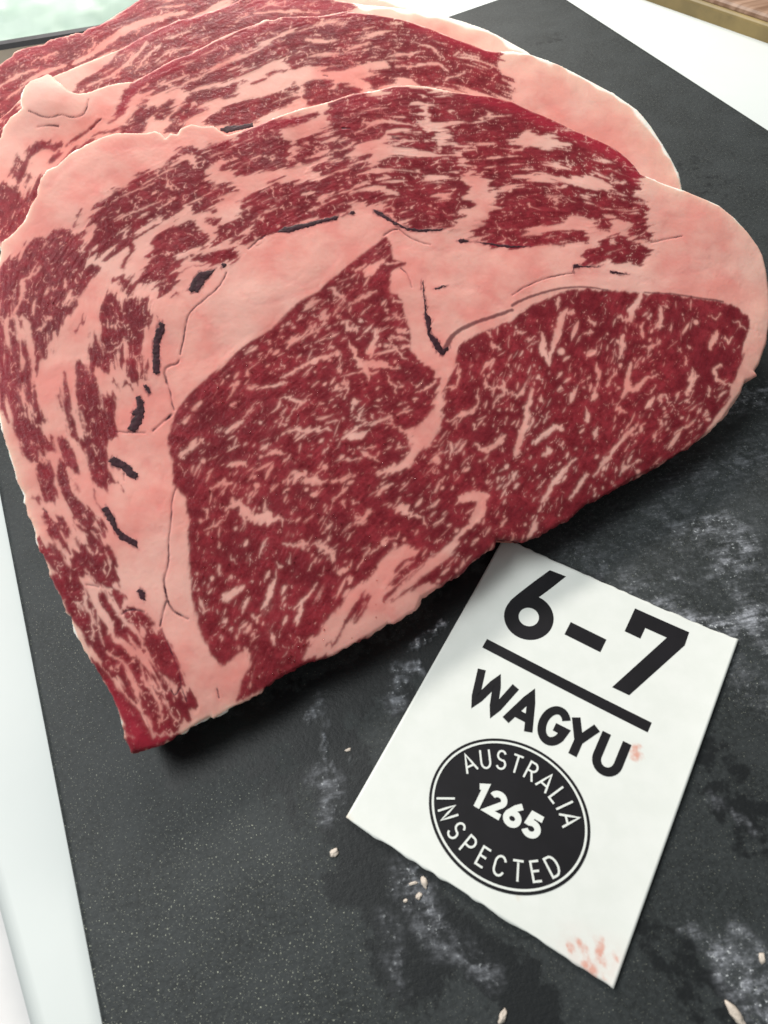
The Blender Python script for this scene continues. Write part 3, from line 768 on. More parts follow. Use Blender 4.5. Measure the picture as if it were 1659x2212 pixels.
CLOTS = [('B0', '1220,240 1250,170 1290,120 1400,100 1360,150 1310,210 1290,252 1240,252'), ('B0', '1434,72 1450,58 1468,74 1450,95'),
         ('B0', '1040,445 1070,460 1065,510 1040,560 1035,650 1035,770 1010,788 990,770 990,680 995,560 1015,500'), ('B0', '928,850 955,848 980,900 965,912 945,880'),
         ('B0', '880,930 905,918 930,950 935,1020 920,1090 890,1140 860,1160 825,1135 850,1080 870,1050 850,1030 885,1000'),
         ('C0', '700,190 740,160 790,190 850,230 905,290 880,310 820,280 790,240 720,220'),
         ('C0', '660,500 700,490 750,560 770,630 830,680 890,710 895,760 850,730 780,700 740,640 700,570'), ('C0', '888,1040 910,1010 940,1050 950,1100 910,1080'),
         ('A1', '130,1012 180,985 300,958 380,938 540,898 520,925 410,958 300,992 220,1018'), ('A1', '600,885 630,868 645,888 615,896'),
         ('A1', '760,858 780,862 835,898 905,942 975,980 1060,992 1210,985 1205,998 1050,1008 980,995 890,955 820,915 765,880'),
         ('A1', '1308,1060 1340,1046 1392,1063 1330,1080'), ('A1', '1400,1066 1500,1075 1659,1095 1790,1104 1650,1110 1500,1085'),
         ('B1', '1076,172 1084,172 1092,290 1106,380 1136,420 1128,510 1180,560 1215,620 1250,590 1250,615 1210,660 1180,640 1150,590 1106,520 1100,440 1088,330'),
         ('B1', '1150,232 1195,205 1238,206 1205,220'), ('B2', '636,110 660,110 765,132 700,130 640,126'), ('B2', '396,72 425,68 440,80 590,82 440,90 404,92 402,122 396,122')]
CRACKS = [('B0', '1470,120 1420,220 1350,280 1280,330 1230,380 1200,470 1190,560 1165,650', 5, 5), ('B0', '1160,690 1140,715 1090,725 1062,760 1085,840', 10, 14), ('B0', '1085,840 1105,900 1112,960 1130,1010', 6, 6),
          ('B0', '1110,1040 1080,1070 990,1145', 14, 8), ('B0', '940,1160 750,1150', 4, 3), ('C0', '1135,370 1115,450 1110,600 1095,720 1095,830 1085,900 1065,940 1065,1000 1085,1080', 4, 10), ('C0', '1085,1090 1060,1160 1040,1260', 10, 9),
          ('C0', '1085,1090 1120,1160 1170,1190 1220,1212', 10, 9), ('D0', '1050,290 1080,370 1140,500 1170,620 1180,680 1210,760', 5, 5), ('D0', '790,195 830,165 880,165 940,180', 12, 5), ('D0', '1110,690 1130,730 1170,670', 5, 5),
          ('A1', '830,1030 880,995 920,990', 8, 6), ('A1', '930,990 1000,1050 1130,1090', 4, 5), ('B1', '940,95 990,140 1010,220', 4, 5), ('B2', '0,265 120,190 300,135 400,125', 4, 3), ('A2', '905,1075 1000,1055 1105,1035', 5, 3),
          ('D0', '1410,680 1420,740', 5, 3), ('D0', '560,0 640,20', 5, 4), ('A0', '1610,1120 1659,1075 1720,1035', 8, 6), ('A1', '560,335 610,340', 12, 6), ('A1', '890,400 930,412', 18, 14), ('C0', '280,500 310,525', 5, 4), ('C0', '802,270 805,320', 5, 3)]
CREASES = [('B1', '0,330 120,320 250,270 400,220', 4, 4), ('B1', '530,0 500,90 400,160 320,205 200,180 110,110', 4, 4), ('B1', '1150,250 1300,215 1450,220 1580,310', 4, 4), ('B2', '400,125 560,130 760,145 880,180 990,240', 5, 5),
           ('B2', '1000,140 1300,90 1420,160 1480,220', 4, 4), ('A0', '590,640 640,770 660,800', 4, 3), ('A0', '760,480 1000,470 1100,430', 4, 4), ('A0', '300,720 380,640 470,560', 4, 4), ('B0', '1340,690 1400,620 1490,590 1460,640', 4, 3),
           ('B0', '1240,370 1330,440 1420,500', 3, 3), ('B0', '1559,240 1600,300 1659,320', 3, 3), ('C0', '860,840 890,910', 3, 3), ('C0', '930,480 1000,540 1060,440', 3, 3), ('C0', '990,640 1090,660', 3, 3), ('C0', '1010,760 1070,800', 3, 3),
           ('C0', '940,200 1020,300 1110,350', 3, 3), ('A2', '930,880 1100,930 1240,890', 3, 3), ('A2', '1100,1150 1300,1190', 3, 3), ('B2', '1560,480 1659,520', 3, 3), ('D0', '1220,440 1260,470', 3, 3), ('A1', '940,1090 1100,1140 1400,1120', 4, 3)]
SILVER = [('B1', '1205,650 1250,560 1300,505 1400,450 1540,405 1659,360', 30, 22), ('B2', '0,330 100,280 260,232 400,212 540,222 620,235', 18, 10), ('B2', '860,247 1060,257 1200,282 1370,305', 8, 12)]
REDS = [('D0', '700,660 770,790 850,900 900,1020 1060,1020', 30, 120, 1.0), ('C0', '360,920 430,1080 530,1220', 50, 60, 0.3), ('C0', '280,740 340,820 400,900', 40, 50, 0.25), ('A1', '480,280 520,190 700,150 900,110', 40, 60, 0.7),
        ('A1', '1400,130 1560,170 1659,190', 60, 80, 1.0), ('A2', '20,200 150,260 300,330 480,400 640,470 760,570 800,660', 80, 70, 1.0), ('A1', '0,350 150,310 260,290', 60, 40, 0.8), ('A0', '1470,420 1659,390', 60, 70, 0.6),
        ('B0', '0,500 20,800 60,1030', 60, 40, 0.6), ('A0', '0,1180 60,1120', 90, 60, 0.25), ('B0', '0,0 20,150', 90, 60, 0.3)]


def direction_field(ras, pl, spec):
    cs = np.zeros(ras.U.shape)
    sn = np.zeros(ras.U.shape)
    for s in spec.replace('\n', ';').split(';'):
        a, b = pl.uv(TP('T', s))
        an = math.atan2(b[1] - a[1], b[0] - a[0])
        m = (a + b) / 2
        w = 1.0 / ((ras.U - m[0]) ** 2 + (ras.V - m[1]) ** 2 + 60.0) ** 1.5
        cs += w * math.cos(2 * an)
        sn += w * math.sin(2 * an)
    an = 0.5 * np.arctan2(sn, cs)
    return an


def px_mm(pl, P):
    a = pl.uv(P[:1])
    return 0.5 * (np.hypot(*(pl.uv(P[:1] + [4, 0]) - a)[0]) + np.hypot(*(pl.uv(P[:1] + [0, 4]) - a)[0])) / 4.0


def stroke_sd(ras, pl, tile, s, w0, w1, warp=True, pad=3.0, tip=0.0):
    P = TP(tile, s)
    k = px_mm(pl, P) * {'F': 0.3307, 'T': 1.0}.get(tile, 1 / 3)
    for _ in range(2 if len(P) > 2 else 0):
        P = np.vstack([P[:1], np.stack([0.75 * P[:-1] + 0.25 * P[1:], 0.25 * P[:-1] + 0.75 * P[1:]], 1).reshape(-1, 2)[1:-1], P[-1:]])
    pts = pl.uv(P)
    b = ras.box(pts, max(w0, w1) * k + pad)
    if b is None:
        return None, None
    X, Y = (ras.WU[b], ras.WV[b]) if warp is True else ((ras.HU[b], ras.HV[b]) if warp == 'half' else (ras.SU[b], ras.SV[b]))
    return b, line_sd(X, Y, pts, w0 * k, w1 * k, tip)


def distance_to_outline(ras, out):
    return poly_sd(ras.U, ras.V, out)


def build_steak(k, name, label, out_t, ras, musc, eyes, fats, fatpolys, leanlines, cracks, silver, reds, field, seed, bumps=(), extra_out=None, flecks=0, cream=0.35):
    pl = PL[k]
    out = pl.uv(out_t)
    if extra_out is not None:
        out = np.vstack([out, extra_out])
    U, Vv = ras.U, ras.V
    an = direction_field(ras, pl, field)
    ca, sa = np.cos(an).astype(np.float32), np.sin(an).astype(np.float32)
    fine = lic(vnoise(U / 0.65, Vv / 0.65, seed + 1).astype(np.float32), ca, sa, 12)
    coarse = lic(vnoise(U / 1.7, Vv / 1.7, seed + 2).astype(np.float32), ca, sa, 20)
    streak = 0.55 * fine + 0.70 * coarse + 0.5 * fbm(U / 2.6, Vv / 2.6, seed + 5, 3)
    shift = np.clip(lic(vnoise(U / 0.8, Vv / 0.8, seed + 51).astype(np.float32), ca, sa, 9), -2.2, 2.2)
    ras.HU, ras.HV = U + 0.85 * (ras.WU - U) + ca * 0.42 * shift, Vv + 0.85 * (ras.WV - Vv) + sa * 0.42 * shift
    ras.SU, ras.SV = U + 0.25 * (ras.WU - U), Vv + 0.25 * (ras.WV - Vv)
    ras.WU = U + 0.6 * (ras.WU - U) + ca * 0.75 * shift
    ras.WV = Vv + 0.6 * (ras.WV - Vv) + sa * 0.75 * shift
    HU, HV = ras.HU, ras.HV
    L = np.full(U.shape, -6.0)
    amp = np.zeros(U.shape)
    pid = np.zeros(U.shape, np.int32)
    for i, (tile, s, m) in enumerate(musc):
        poly = pl.uv(TP(tile, s))
        b = ras.box(poly, 3.0)
        if b is None:
            continue
        sd = poly_sd(ras.WU[b], ras.WV[b], poly)
        new = sd > L[b]
        amp[b] = np.where(new, m, amp[b])
        L[b] = np.maximum(L[b], sd)
        pid[b] = np.where((sd > 0) & (pid[b] == 0), i + 1, pid[b])
    d0 = distance_to_outline(ras, out)
    L = np.where((L > -2.5) & (Vv > 70), L + 1.5 * np.exp(-np.clip(d0, 0, 99) / 2.2), L)
    ridge = lic(vnoise(U / 1.25, Vv / 1.25, seed + 41).astype(np.float32), ca, sa, 5)
    ridge2 = vnoise(U / 1.9 + 0.25 * streak, Vv / 1.9, seed + 43)
    vein = (np.abs(ridge) - 0.05) * 4.5
    Lc = np.where(L > -3, np.minimum(L, 0.8) + amp * 0.90 * streak + 0.62, L)
    Lc = np.where(L > -0.4, np.minimum(Lc, vein + 0.30 - 0.35 * np.clip(amp, 0, 1.2) - 0.8 * ridge2 * amp), Lc)
    for tile, s, w0, w1 in leanlines:
        b, sd = stroke_sd(ras, pl, tile, s, w0, w1)
        if b is not None:
            Lc[b] = np.maximum(Lc[b], np.minimum(sd * 1.2, 0.8) + 0.25 * streak[b])
    Le = np.full(U.shape, -6.0)
    for i, s in enumerate(eyes):
        poly = pl.uv(TP('T', s))
        b = ras.box(poly, 3.0)
        sd = poly_sd(ras.SU[b] + 0.12 * (ras.WU[b] - ras.U[b]), ras.SV[b] + 0.12 * (ras.WV[b] - ras.V[b]), poly)
        Le[b] = np.maximum(Le[b], sd)
        pid[b] = np.where((sd > 0) & (pid[b] == 0), 1000 + i, pid[b])
    eye = Le > -0.8
    Lf = np.where(Le > -2, np.minimum(Le, 0.9) + 0.30 * streak + 0.1, Le)
    Lf = np.where(Le > 0, np.minimum(Lf, np.abs(ridge) * 4.5 + 0.30 + 1.0 * ridge2), Lf)
    # small flecks of fat scattered through the eye muscles, drawn along the grain
    if flecks:
        rg = np.random.default_rng(seed + 77)
        ok = np.argwhere(Le > 1.0)
        dens = 0.55 + 1.1 * fbm(U / 16, Vv / 16, seed + 79, 2)
        for j, i in ok[rg.integers(0, len(ok), flecks)]:
            if rg.random() > dens[j, i]:
                continue
            big = rg.random() < 0.10
            a = an[j, i] + rg.normal(0, 0.24)
            ln = rg.gamma(2.0, 0.85) + 0.5
            w = (rg.gamma(2.0, 0.14) + 0.15) * (2.2 if big else 1.0)
            ln *= 1.5 if big else 1.0
            c = np.array([U[j, i], Vv[j, i]])
            dv = np.array([math.cos(a), math.sin(a)]) * ln / 2
            mid = c + rg.normal(0, 0.10, 2)
            pts = np.array([c - dv, mid, c + dv])
            b = ras.box(pts, w + 1.4)
            if b is None:
                continue
            sd = line_sd(ras.SU[b], ras.SV[b], pts, w * rg.uniform(0.6, 1.2), w, 1.0)
            Lf[b] = np.minimum(Lf[b], -sd * rg.uniform(1.2, 2.6) + rg.uniform(-0.22, 0.55))
    Lm = np.maximum(Lc, Lf)
    sheen = np.zeros(U.shape)
    for row in fats:
        tile, s, w0, w1 = row
        b, sd = stroke_sd(ras, pl, tile, s, w0 * 1.15, w1 * 1.15, warp='half', tip=0.5)
        if b is not None:
            Lm[b] = np.minimum(Lm[b], -sd * 1.5 - 0.10 + 0.10 * streak[b])
    for tile, s in fatpolys:
        poly = pl.uv(TP(tile, s))
        b = ras.box(poly, 3)
        sd = poly_sd(ras.WU[b], ras.WV[b], poly)
        Lm[b] = np.minimum(Lm[b], -sd + 0.15 * streak[b])
    for tile, s, w0, w1 in [r for r in leanlines if r[0] in ('C1', 'F')]:
        b, sd = stroke_sd(ras, pl, tile, s, w0, w1)
        if b is not None:
            Lm[b] = np.maximum(Lm[b], np.minimum(sd * 1.2, 0.8) + 0.25 * streak[b])
    soft = np.where(Le > -1.0, 0.52, 0.50)
    lean = smooth(-soft, soft, Lm + 0.10 * vnoise(U / 0.9, Vv / 0.9, seed + 3))
    bl = lean.copy()
    for _ in range(4):
        bl = 0.25 * np.roll(bl, 1, 0) + 0.5 * bl + 0.25 * np.roll(bl, -1, 0)
        bl = 0.25 * np.roll(bl, 1, 1) + 0.5 * bl + 0.25 * np.roll(bl, -1, 1)
    for _ in range(4):
        bl2 = bl if _ == 0 else bl2
        bl2 = 0.25 * np.roll(bl2, 1, 0) + 0.5 * bl2 + 0.25 * np.roll(bl2, -1, 0)
        bl2 = 0.25 * np.roll(bl2, 1, 1) + 0.5 * bl2 + 0.25 * np.roll(bl2, -1, 1)
    lean = np.where(Le > 0.8, 0.54 * lean + 0.28 * bl + 0.18 * bl2, 0.62 * lean + 0.38 * bl)
    dsd = d0
    lean = lean * (1 - (1 - smooth(0.3, 1.35, dsd + 0.4 * vnoise(U / 3, Vv / 3, seed + 7))) * smooth(90, 130, Vv) * 0.95 * (0.75 + 0.5 * vnoise(U / 9, Vv / 9, seed + 71)))  # lean fades along upper edges, leaving room for the painted highlight
    red = 0.6 * np.exp(-np.clip(dsd, 0, 99) / 4.0) * smooth(50, 100, Vv) * (0.7 + 0.3 * vnoise(U / 6, Vv / 6, seed + 4))
    for tile, s, w0, w1, val in reds:
        b, sd = stroke_sd(ras, pl, tile, s, w0, w1, pad=10)
        if b is not None:
            red[b] = np.maximum(red[b], 0.8 * val * smooth(-3.0, 2.5, sd))
    red *= smooth(0.15, 0.75, lean + 0.35 * smooth(-2.5, 0.5, Lm))
    rim = (1.05 * np.exp(-np.clip(dsd, 0, 99) / 1.5) * np.maximum(smooth(20, 75, Vv), smooth(60, 25, U)) + cream * np.exp(-np.clip(dsd - 1.0, 0, 99) / 9.0) * smooth(150, 235, U)) * (1 - lean) * (0.8 + 0.3 * vnoise(U / 5, Vv / 5, seed + 6))  # painted backlit edge line, plus the cream of drier outer fat
    dark = np.zeros(U.shape)
    groove = np.zeros(U.shape)
    for tile, s, w0, w1 in cracks:
        b, sd = stroke_sd(ras, pl, tile, s, w0 * 0.9, w1 * 0.9, warp='slight')
        if b is not None:
            dark[b] = np.maximum(dark[b], 0.95 * smooth(-0.26, 0.10, sd) * (0.7 + 0.5 * vnoise(U[b] / 2.2, Vv[b] / 2.2, seed + 90)))
            groove[b] = np.maximum(groove[b], smooth(-0.5, 0.3, sd))
            red[b] = np.maximum(red[b], 0.3 * smooth(-1.2, 0.3, sd))
    for tile, s, w0, w1 in silver:
        b, sd = stroke_sd(ras, pl, tile, s, w0, w1, False)
        if b is not None:
            dark[b] = np.maximum(dark[b], 0.62 * smooth(-0.3, 0.3, sd))
            lean[b] = np.maximum(lean[b], 0.45 * smooth(-0.2, 0.4, sd))
    for tile, s, w0, w1 in CREASES if k == 0 else ():
        b, sd = stroke_sd(ras, pl, tile, s, w0, w1, 'half')
        if b is not None:
            red[b] = np.maximum(red[b], 0.22 * smooth(-1.6, 0.3, sd))
            groove[b] = np.maximum(groove[b], 0.24 * smooth(-2.2, 0.3, sd))
    for tile, s in CLOTS if k == 0 else ():
        poly = pl.uv(TP(tile, s))
        b = ras.box(poly, 3)
        sd = poly_sd(ras.HU[b], ras.HV[b], poly)
        red[b] = np.maximum(red[b], 0.45 * smooth(-1.3, 0.0, sd))
        dark[b] = np.maximum(dark[b], 0.6 * smooth(-0.5, 0.3, sd))
    # relief
    r = 1.1
    d = np.clip(dsd, 0, None)
    h = -(r - np.sqrt(np.maximum(0, r * r - np.clip(r - d, 0, r) ** 2))) - (0.25 + 1.0 * smooth(70, 20, Vv)) * np.exp(-d / 6.0)
    h = h + 0.6 * fbm(U / 30, Vv / 30, seed + 8, 2) + 0.10 * fbm(U / 7, Vv / 7, seed + 11, 2) + 0.02 * fine * lean
    h = h - 0.05 * lean - 0.22 * groove + 0.02 * vnoise(U / 0.9, Vv / 0.9, seed + 13)
    fatdeep = smooth(0.0, 3.0, -Lm)
    h = h + 0.12 * fatdeep * fbm(U / 9, Vv / 9, seed + 15, 2)
    for tile, s, rad, amt in bumps:
        c = pl.uv(TP(tile, s))[0]
        h = h + amt * np.exp(-((U - c[0]) ** 2 + (Vv - c[1]) ** 2) / (2 * rad * rad))
    ras.height = h
    V, Q, WQ, used, src, (J, I) = slab(pl, ras, out, h, THICK, 2.4, 0.55, seed + 30)
    allQ = np.concatenate([Q, WQ])
    nrm = vert_normals(V, allQ)
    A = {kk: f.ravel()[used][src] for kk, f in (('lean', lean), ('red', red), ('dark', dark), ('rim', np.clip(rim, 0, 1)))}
    root = empty(name, pl.w(*(out.mean(0)), -THICK).ravel())
    tag(root, label, 'steak', 'marbled steaks overlapping on the tray')
    mus = pid[J, I]
    for p in np.unique(mus):
        sel = mus == p
        if p and sel.sum() < 60:
            mus[sel] = 0
    for p in np.unique(mus):
        q = Q[mus == p]
        if p == 0:
            # closing underside
            q = np.concatenate([q, WQ])
        uu, inv = np.unique(q, return_inverse=True)
        nm = 'fat' if p == 0 else ('eye_muscle' if p >= 1000 else 'lean_muscle')
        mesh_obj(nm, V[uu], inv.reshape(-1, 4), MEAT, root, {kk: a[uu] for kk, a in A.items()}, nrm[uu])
    # underside sheet
    ring = resample(out, 4.0)
    cen = ring.mean(0)
    ring = cen + (ring - cen) * 0.975
    import mathutils
    P3 = pl.w(ring[:, 0], ring[:, 1], -THICK + 0.02)
    tri = mathutils.geometry.tessellate_polygon([[Vector((float(a), float(b), 0)) for a, b in ring]])
    mesh_obj('underside', P3, [tuple(t) for t in tri], MEAT, root, {kk: np.zeros(len(ring)) for kk in A}, shade=False)
    return root, out


def parse_strokes(s):
    out = []
    for part in s.replace('\n', ';').split(';'):
        if part.strip():
            t, p, a, b = part.split('|')
            out.append((t, p, float(a), float(b)))
    return out


front_ras = Raster(-14, 296, -16, 200, 0.32, 11)
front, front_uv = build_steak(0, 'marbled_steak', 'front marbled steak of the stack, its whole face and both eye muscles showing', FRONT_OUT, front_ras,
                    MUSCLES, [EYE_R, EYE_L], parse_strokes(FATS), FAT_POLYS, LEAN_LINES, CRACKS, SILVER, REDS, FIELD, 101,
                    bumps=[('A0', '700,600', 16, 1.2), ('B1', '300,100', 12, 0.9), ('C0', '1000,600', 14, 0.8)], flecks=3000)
print('front steak built')


def add_clots(root, pl, ras, clots, seed):
    for i, (tile, s) in enumerate(clots):
        poly = pl.uv(TP(tile, s))
        h = 0.2
        u0, v0 = poly.min(0) - 0.8
        u1, v1 = poly.max(0) + 0.8
        U, V = np.meshgrid(np.arange(u0, u1, h), np.arange(v0, v1, h))
        WU = U + 0.42 * fbm(U / 0.9, V / 0.9, seed + i, 2)
        WV = V + 0.42 * fbm(U / 0.9, V / 0.9, seed + 40 + i, 2)
        sd = poly_sd(WU, WV, poly) + 0.02
        keep = (sd[:-1, :-1] > 0) | (sd[1:, 1:] > 0)
        J, I = np.nonzero(keep)
        if len(J) < 4:
            continue
        nu = U.shape[1]
        Q = np.stack([J * nu + I, J * nu + I + 1, (J + 1) * nu + I + 1, (J + 1) * nu + I], 1)
        dome = 0.05 + 0.07 * np.sqrt(np.clip(sd, 0, 1.1)) + 0.05 * fbm(U / 0.7, V / 0.7, seed + i + 7, 2) * (sd > 0) - 0.25 * (sd <= 0)
        hh = ras.sample(ras.height, U, V) + dome
        P = pl.w(U, V, hh).reshape(-1, 3)
        uu, inv = np.unique(Q, return_inverse=True)
        o = mesh_obj('blood_clot', P[uu], inv.reshape(-1, 4), CLOT, root)


add_clots(front, PL[0], front_ras, CLOTS, 500)


def add_moisture(root, pl, ras, n, seed):
    """tiny beads of juice added on the cut face for their glints"""
    m, nt, b = new_mat('meat_juice')
    setin(b, Roughness=0.04, IOR=1.36)
    b.inputs['Base Color'].default_value = (0.85, 0.45, 0.45, 1)
    b.inputs['Transmission Weight'].default_value = 1.0
    rg = np.random.default_rng(seed)
    spots = [pl.uv(TP(t, q))[0] for t, q in (('F', '408,470'), ('F', '398,488'), ('F', '460,414'), ('F', '336,572'), ('F', '505,396'), ('C1', '805,436'), ('C1', '290,258'), ('C1', '362,970'), ('C1', '875,368'), ('C1', '52,432'), ('C0', '1486,860'), ('B1', '384,990'), ('B1', '1390,652'), ('B2', '668,470'), ('B2', '640,118'), ('B0', '1440,960'), ('B0', '1510,1050'), ('B0', '310,325'), ('B0', '345,320'), ('D0', '1448,298'))]
    area_ = pl.uv(TP('T', EYE_L.replace(chr(10), ' ')))
    lo, hi = area_.min(0), area_.max(0)
    while len(spots) < n:
        p = lo + rg.random(2) * (hi - lo)
        if poly_sd(np.array([p[0]]), np.array([p[1]]), area_)[0] > 2:
            spots.append(p)
    V, F = [], []
    for i, (u, v) in enumerate(spots):
        r = rg.uniform(0.16, 0.36) * (1.5 if i < 4 else 1.0)
        h0 = float(ras.sample(ras.height, np.array(u), np.array(v)))
        ast, ang = rg.uniform(1.0, 1.9), rg.uniform(0, 3.14)
        rings = [(1.0, -0.12), (0.85, 0.22), (0.5, 0.42)]
        b0 = len(V)
        for rr_, hh_ in rings:
            for k in range(8):
                a = k * math.pi / 4
                x, y = rr_ * r * ast * math.cos(a), rr_ * r * math.sin(a)
                V.append(pl.w(u + x * math.cos(ang) - y * math.sin(ang), v + x * math.sin(ang) + y * math.cos(ang), h0 + hh_ * r * 1.2))
        V.append(pl.w(u, v, h0 + 0.5 * r * 1.2))
        for j in range(2):
            for k in range(8):
                F.append((b0 + j * 8 + k, b0 + j * 8 + (k + 1) % 8, b0 + j * 8 + 8 + (k + 1) % 8, b0 + j * 8 + 8 + k))
        for k in range(8):
            F.append((b0 + 16 + k, b0 + 16 + (k + 1) % 8, b0 + 24))
    tag(mesh_obj('moisture', np.array(V), F, m, root), kind='stuff')


add_moisture(front, PL[0], front_ras, 170, 930)

# ---- the three steaks behind
BACK_FIELD = "20,200 90,150;100,170 180,130;300,90 400,50;500,110 600,60;700,120 800,105;900,130 980,140;1040,170 1090,190;80,260 150,220;300,260 400,210;60,350 90,300;500,230 600,200;30,450 50,400;700,180 780,170"
S2_OUT = np.vstack([TP('T', '-40,470 -38,380 -30,320 -12,302'), TP('E0', '0,880 15,830 60,760 110,740 150,712 140,660 160,590 200,540 260,512 310,478 350,500 380,540 420,570 460,605 500,611 560,600 620,570 700,540 780,525 860,520 900,500 960,470 1040,425 1130,375 1240,340 1270,315 1360,265 1420,235 1500,200 1580,170 1659,145'),
                    TP('E1', '60,115 110,120 160,100 250,95 400,95 500,80 580,65 630,75 750,85 880,105 1000,130 1100,160 1200,200 1300,240 1400,275 1480,308 1550,322'),
                    TP('T', '1110,107 1149,115 1209,137 1264,165 1329,200 1379,235 1409,270 1434,310 1454,345 1469,375 1476,410 1478,450 1470,500')])
S2_MUS = [('E0', '870,565 900,510 1000,460 1130,385 1250,340 1360,275 1500,210 1659,150 1740,125 1820,110 1950,95 2060,95 2020,180 1900,240 1780,300 1659,400 1550,480 1480,520 1400,520 1300,560 1240,590 1150,560 1050,600 960,590', 1.15),
          ('E1', '300,100 560,75 700,90 900,115 1080,160 1250,230 1450,295 1560,335 1570,430 1580,490 1640,510 1659,640 1500,600 1350,580 1200,560 1050,540 1000,500 900,490 800,470 880,450 830,400 740,400 600,430 480,430 330,410 260,430 200,400 100,380 0,420 -40,380 60,330 180,240', 1.15),
          ('E0', '770,740 800,680 870,600 860,570 820,580 790,640', 0.3), ('E0', '790,870 850,780 890,690 940,660 970,700 1000,730 960,770 930,850 860,890', 0.9),
          ('E0', '1000,760 1060,700 1120,660 1110,700 1040,780', 0.6), ('E0', '1080,850 1130,770 1190,700 1250,640 1350,680 1280,720 1220,780 1160,860', 1.0),
          ('E0', '1340,790 1420,710 1500,680 1600,660 1700,650 1920,550 1930,590 1830,600 1910,620 1880,670 1760,700 1640,790 1560,820 1440,830 1390,800', 1.0), ('E0', '1270,610 1330,590 1450,560 1580,520 1500,610 1400,640 1290,640', 0.9),
          ('E1', '310,560 370,525 490,530 500,560 440,590 480,610 560,550 650,560 640,620 560,640 480,670 330,670', 0.8), ('E1', '700,520 760,500 830,470 890,480 900,520 820,540 760,560', 0.9),
          ('A0', '170,540 180,470 260,450 390,440 380,470 270,470 210,500', 0.6), ('A0', '80,600 120,520 170,560 170,640 110,680', 0.9), ('A0', '200,650 270,640 300,700 260,800 150,800', 0.9),
          ('A0', '-60,720 0,700 80,710 160,800 220,860 190,950 60,1060 -60,1060', 0.9), ('E0', '380,1080 470,970 560,900 600,910 500,1010 430,1090', 0.9)]
S2_LINES = [('E0', '720,790 780,750 800,700', 6, 22), ('E0', '440,930 580,840 660,770', 14, 8), ('E0', '610,880 720,850 790,825', 20, 26), ('E0', '330,1050 400,980', 30, 24), ('E1', '90,480 150,450 190,460', 24, 12), ('E1', '-20,540 60,510', 20, 22), ('E1', '740,450 830,500 880,460', 8, 12), ('E1', '720,510 820,525', 6, 10)]
S2_FAT = parse_strokes("E0|1300,470 1450,400 1600,360|10|16;E0|1100,590 1250,520 1400,440|10|14;E0|1200,620 1330,560 1480,540|14|20;E1|330,250 420,270 520,260|30|20;E1|560,330 640,310 740,280|10|14;E1|860,370 960,350 1090,330|10|12;E1|900,430 1040,420 1180,400 1240,460|14|20;E1|1000,270 1150,300 1200,380|8|12;E1|1280,360 1320,330|10|12;E1|700,190 760,170|14|10;E1|400,350 520,340|8|12;E1|1220,520 1400,450|12|8")
back2_ras = Raster(10, 305, 34, 262, 0.42, 31)
hid2 = np.array([(285, 50), (262, 40), (60, 40), (40, 60)])
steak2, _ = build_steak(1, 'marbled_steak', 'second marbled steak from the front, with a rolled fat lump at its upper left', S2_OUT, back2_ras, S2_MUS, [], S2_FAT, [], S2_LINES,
                        [('E0', '200,740 280,778 350,785 400,758 480,780 540,762 572,705 575,650', 5, 4), ('E0', '250,835 330,822 385,830', 5, 7), ('E0', '590,840 660,772', 6, 4), ('E1', '440,488 465,494', 8, 5)], [],  # first two strokes: shade around the fat lump, painted as dark creases
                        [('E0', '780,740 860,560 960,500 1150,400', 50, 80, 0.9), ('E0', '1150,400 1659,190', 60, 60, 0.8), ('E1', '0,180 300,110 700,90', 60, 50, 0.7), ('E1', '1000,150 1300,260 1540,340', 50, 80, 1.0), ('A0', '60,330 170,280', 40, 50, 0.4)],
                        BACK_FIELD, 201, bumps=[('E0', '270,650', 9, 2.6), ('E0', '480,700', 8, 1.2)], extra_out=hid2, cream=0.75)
add_clots(steak2, PL[1], back2_ras, [('A0', '1420,345 1470,325 1560,315 1640,300 1640,330 1560,350 1470,372')], 700)

S3_OUT = np.vstack([TP('T', '-60,420 -40,330 -20,270 20,235 60,195'), TP('E0', '300,500 345,486 480,430 620,370 790,300 900,235 1000,190 1150,120 1240,105 1350,70 1430,45 1510,10 1560,-20 1650,-60 1800,-70'),
                    TP('E1', '200,-60 400,-40 520,-12 620,2 720,18 880,33 1000,55 1200,95 1330,125 1440,160 1560,210 1640,252'), TP('T', '1140,106 1180,140 1215,200')])
S3_MUS = [('E0', '460,620 520,550 640,480 720,400 790,300 900,240 1030,180 1240,100 1400,50 1520,-10 1659,-60 1900,-50 2200,-10 2290,40 2250,70 2150,120 1900,140 1659,150 1500,220 1400,260 1250,350 1100,400 980,470 900,500 850,530 740,540 620,580 520,640', 0.85),
          ('E0', '-60,900 -60,700 100,700 200,800 150,950', 0.9)]
back3_ras = Raster(20, 305, 72, 292, 0.45, 41)
hid3 = np.array([(285, 120), (262, 77), (70, 77), (50, 100)])
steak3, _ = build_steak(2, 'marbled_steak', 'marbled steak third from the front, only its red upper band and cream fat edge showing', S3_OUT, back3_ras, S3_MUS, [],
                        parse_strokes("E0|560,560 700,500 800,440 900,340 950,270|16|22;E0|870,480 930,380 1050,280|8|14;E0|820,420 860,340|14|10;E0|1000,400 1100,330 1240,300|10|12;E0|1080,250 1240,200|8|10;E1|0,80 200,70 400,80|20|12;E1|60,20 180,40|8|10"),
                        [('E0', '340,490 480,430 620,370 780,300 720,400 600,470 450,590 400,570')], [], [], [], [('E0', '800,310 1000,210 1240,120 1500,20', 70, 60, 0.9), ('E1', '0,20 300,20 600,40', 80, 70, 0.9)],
                        BACK_FIELD, 301, extra_out=hid3, cream=0.95)
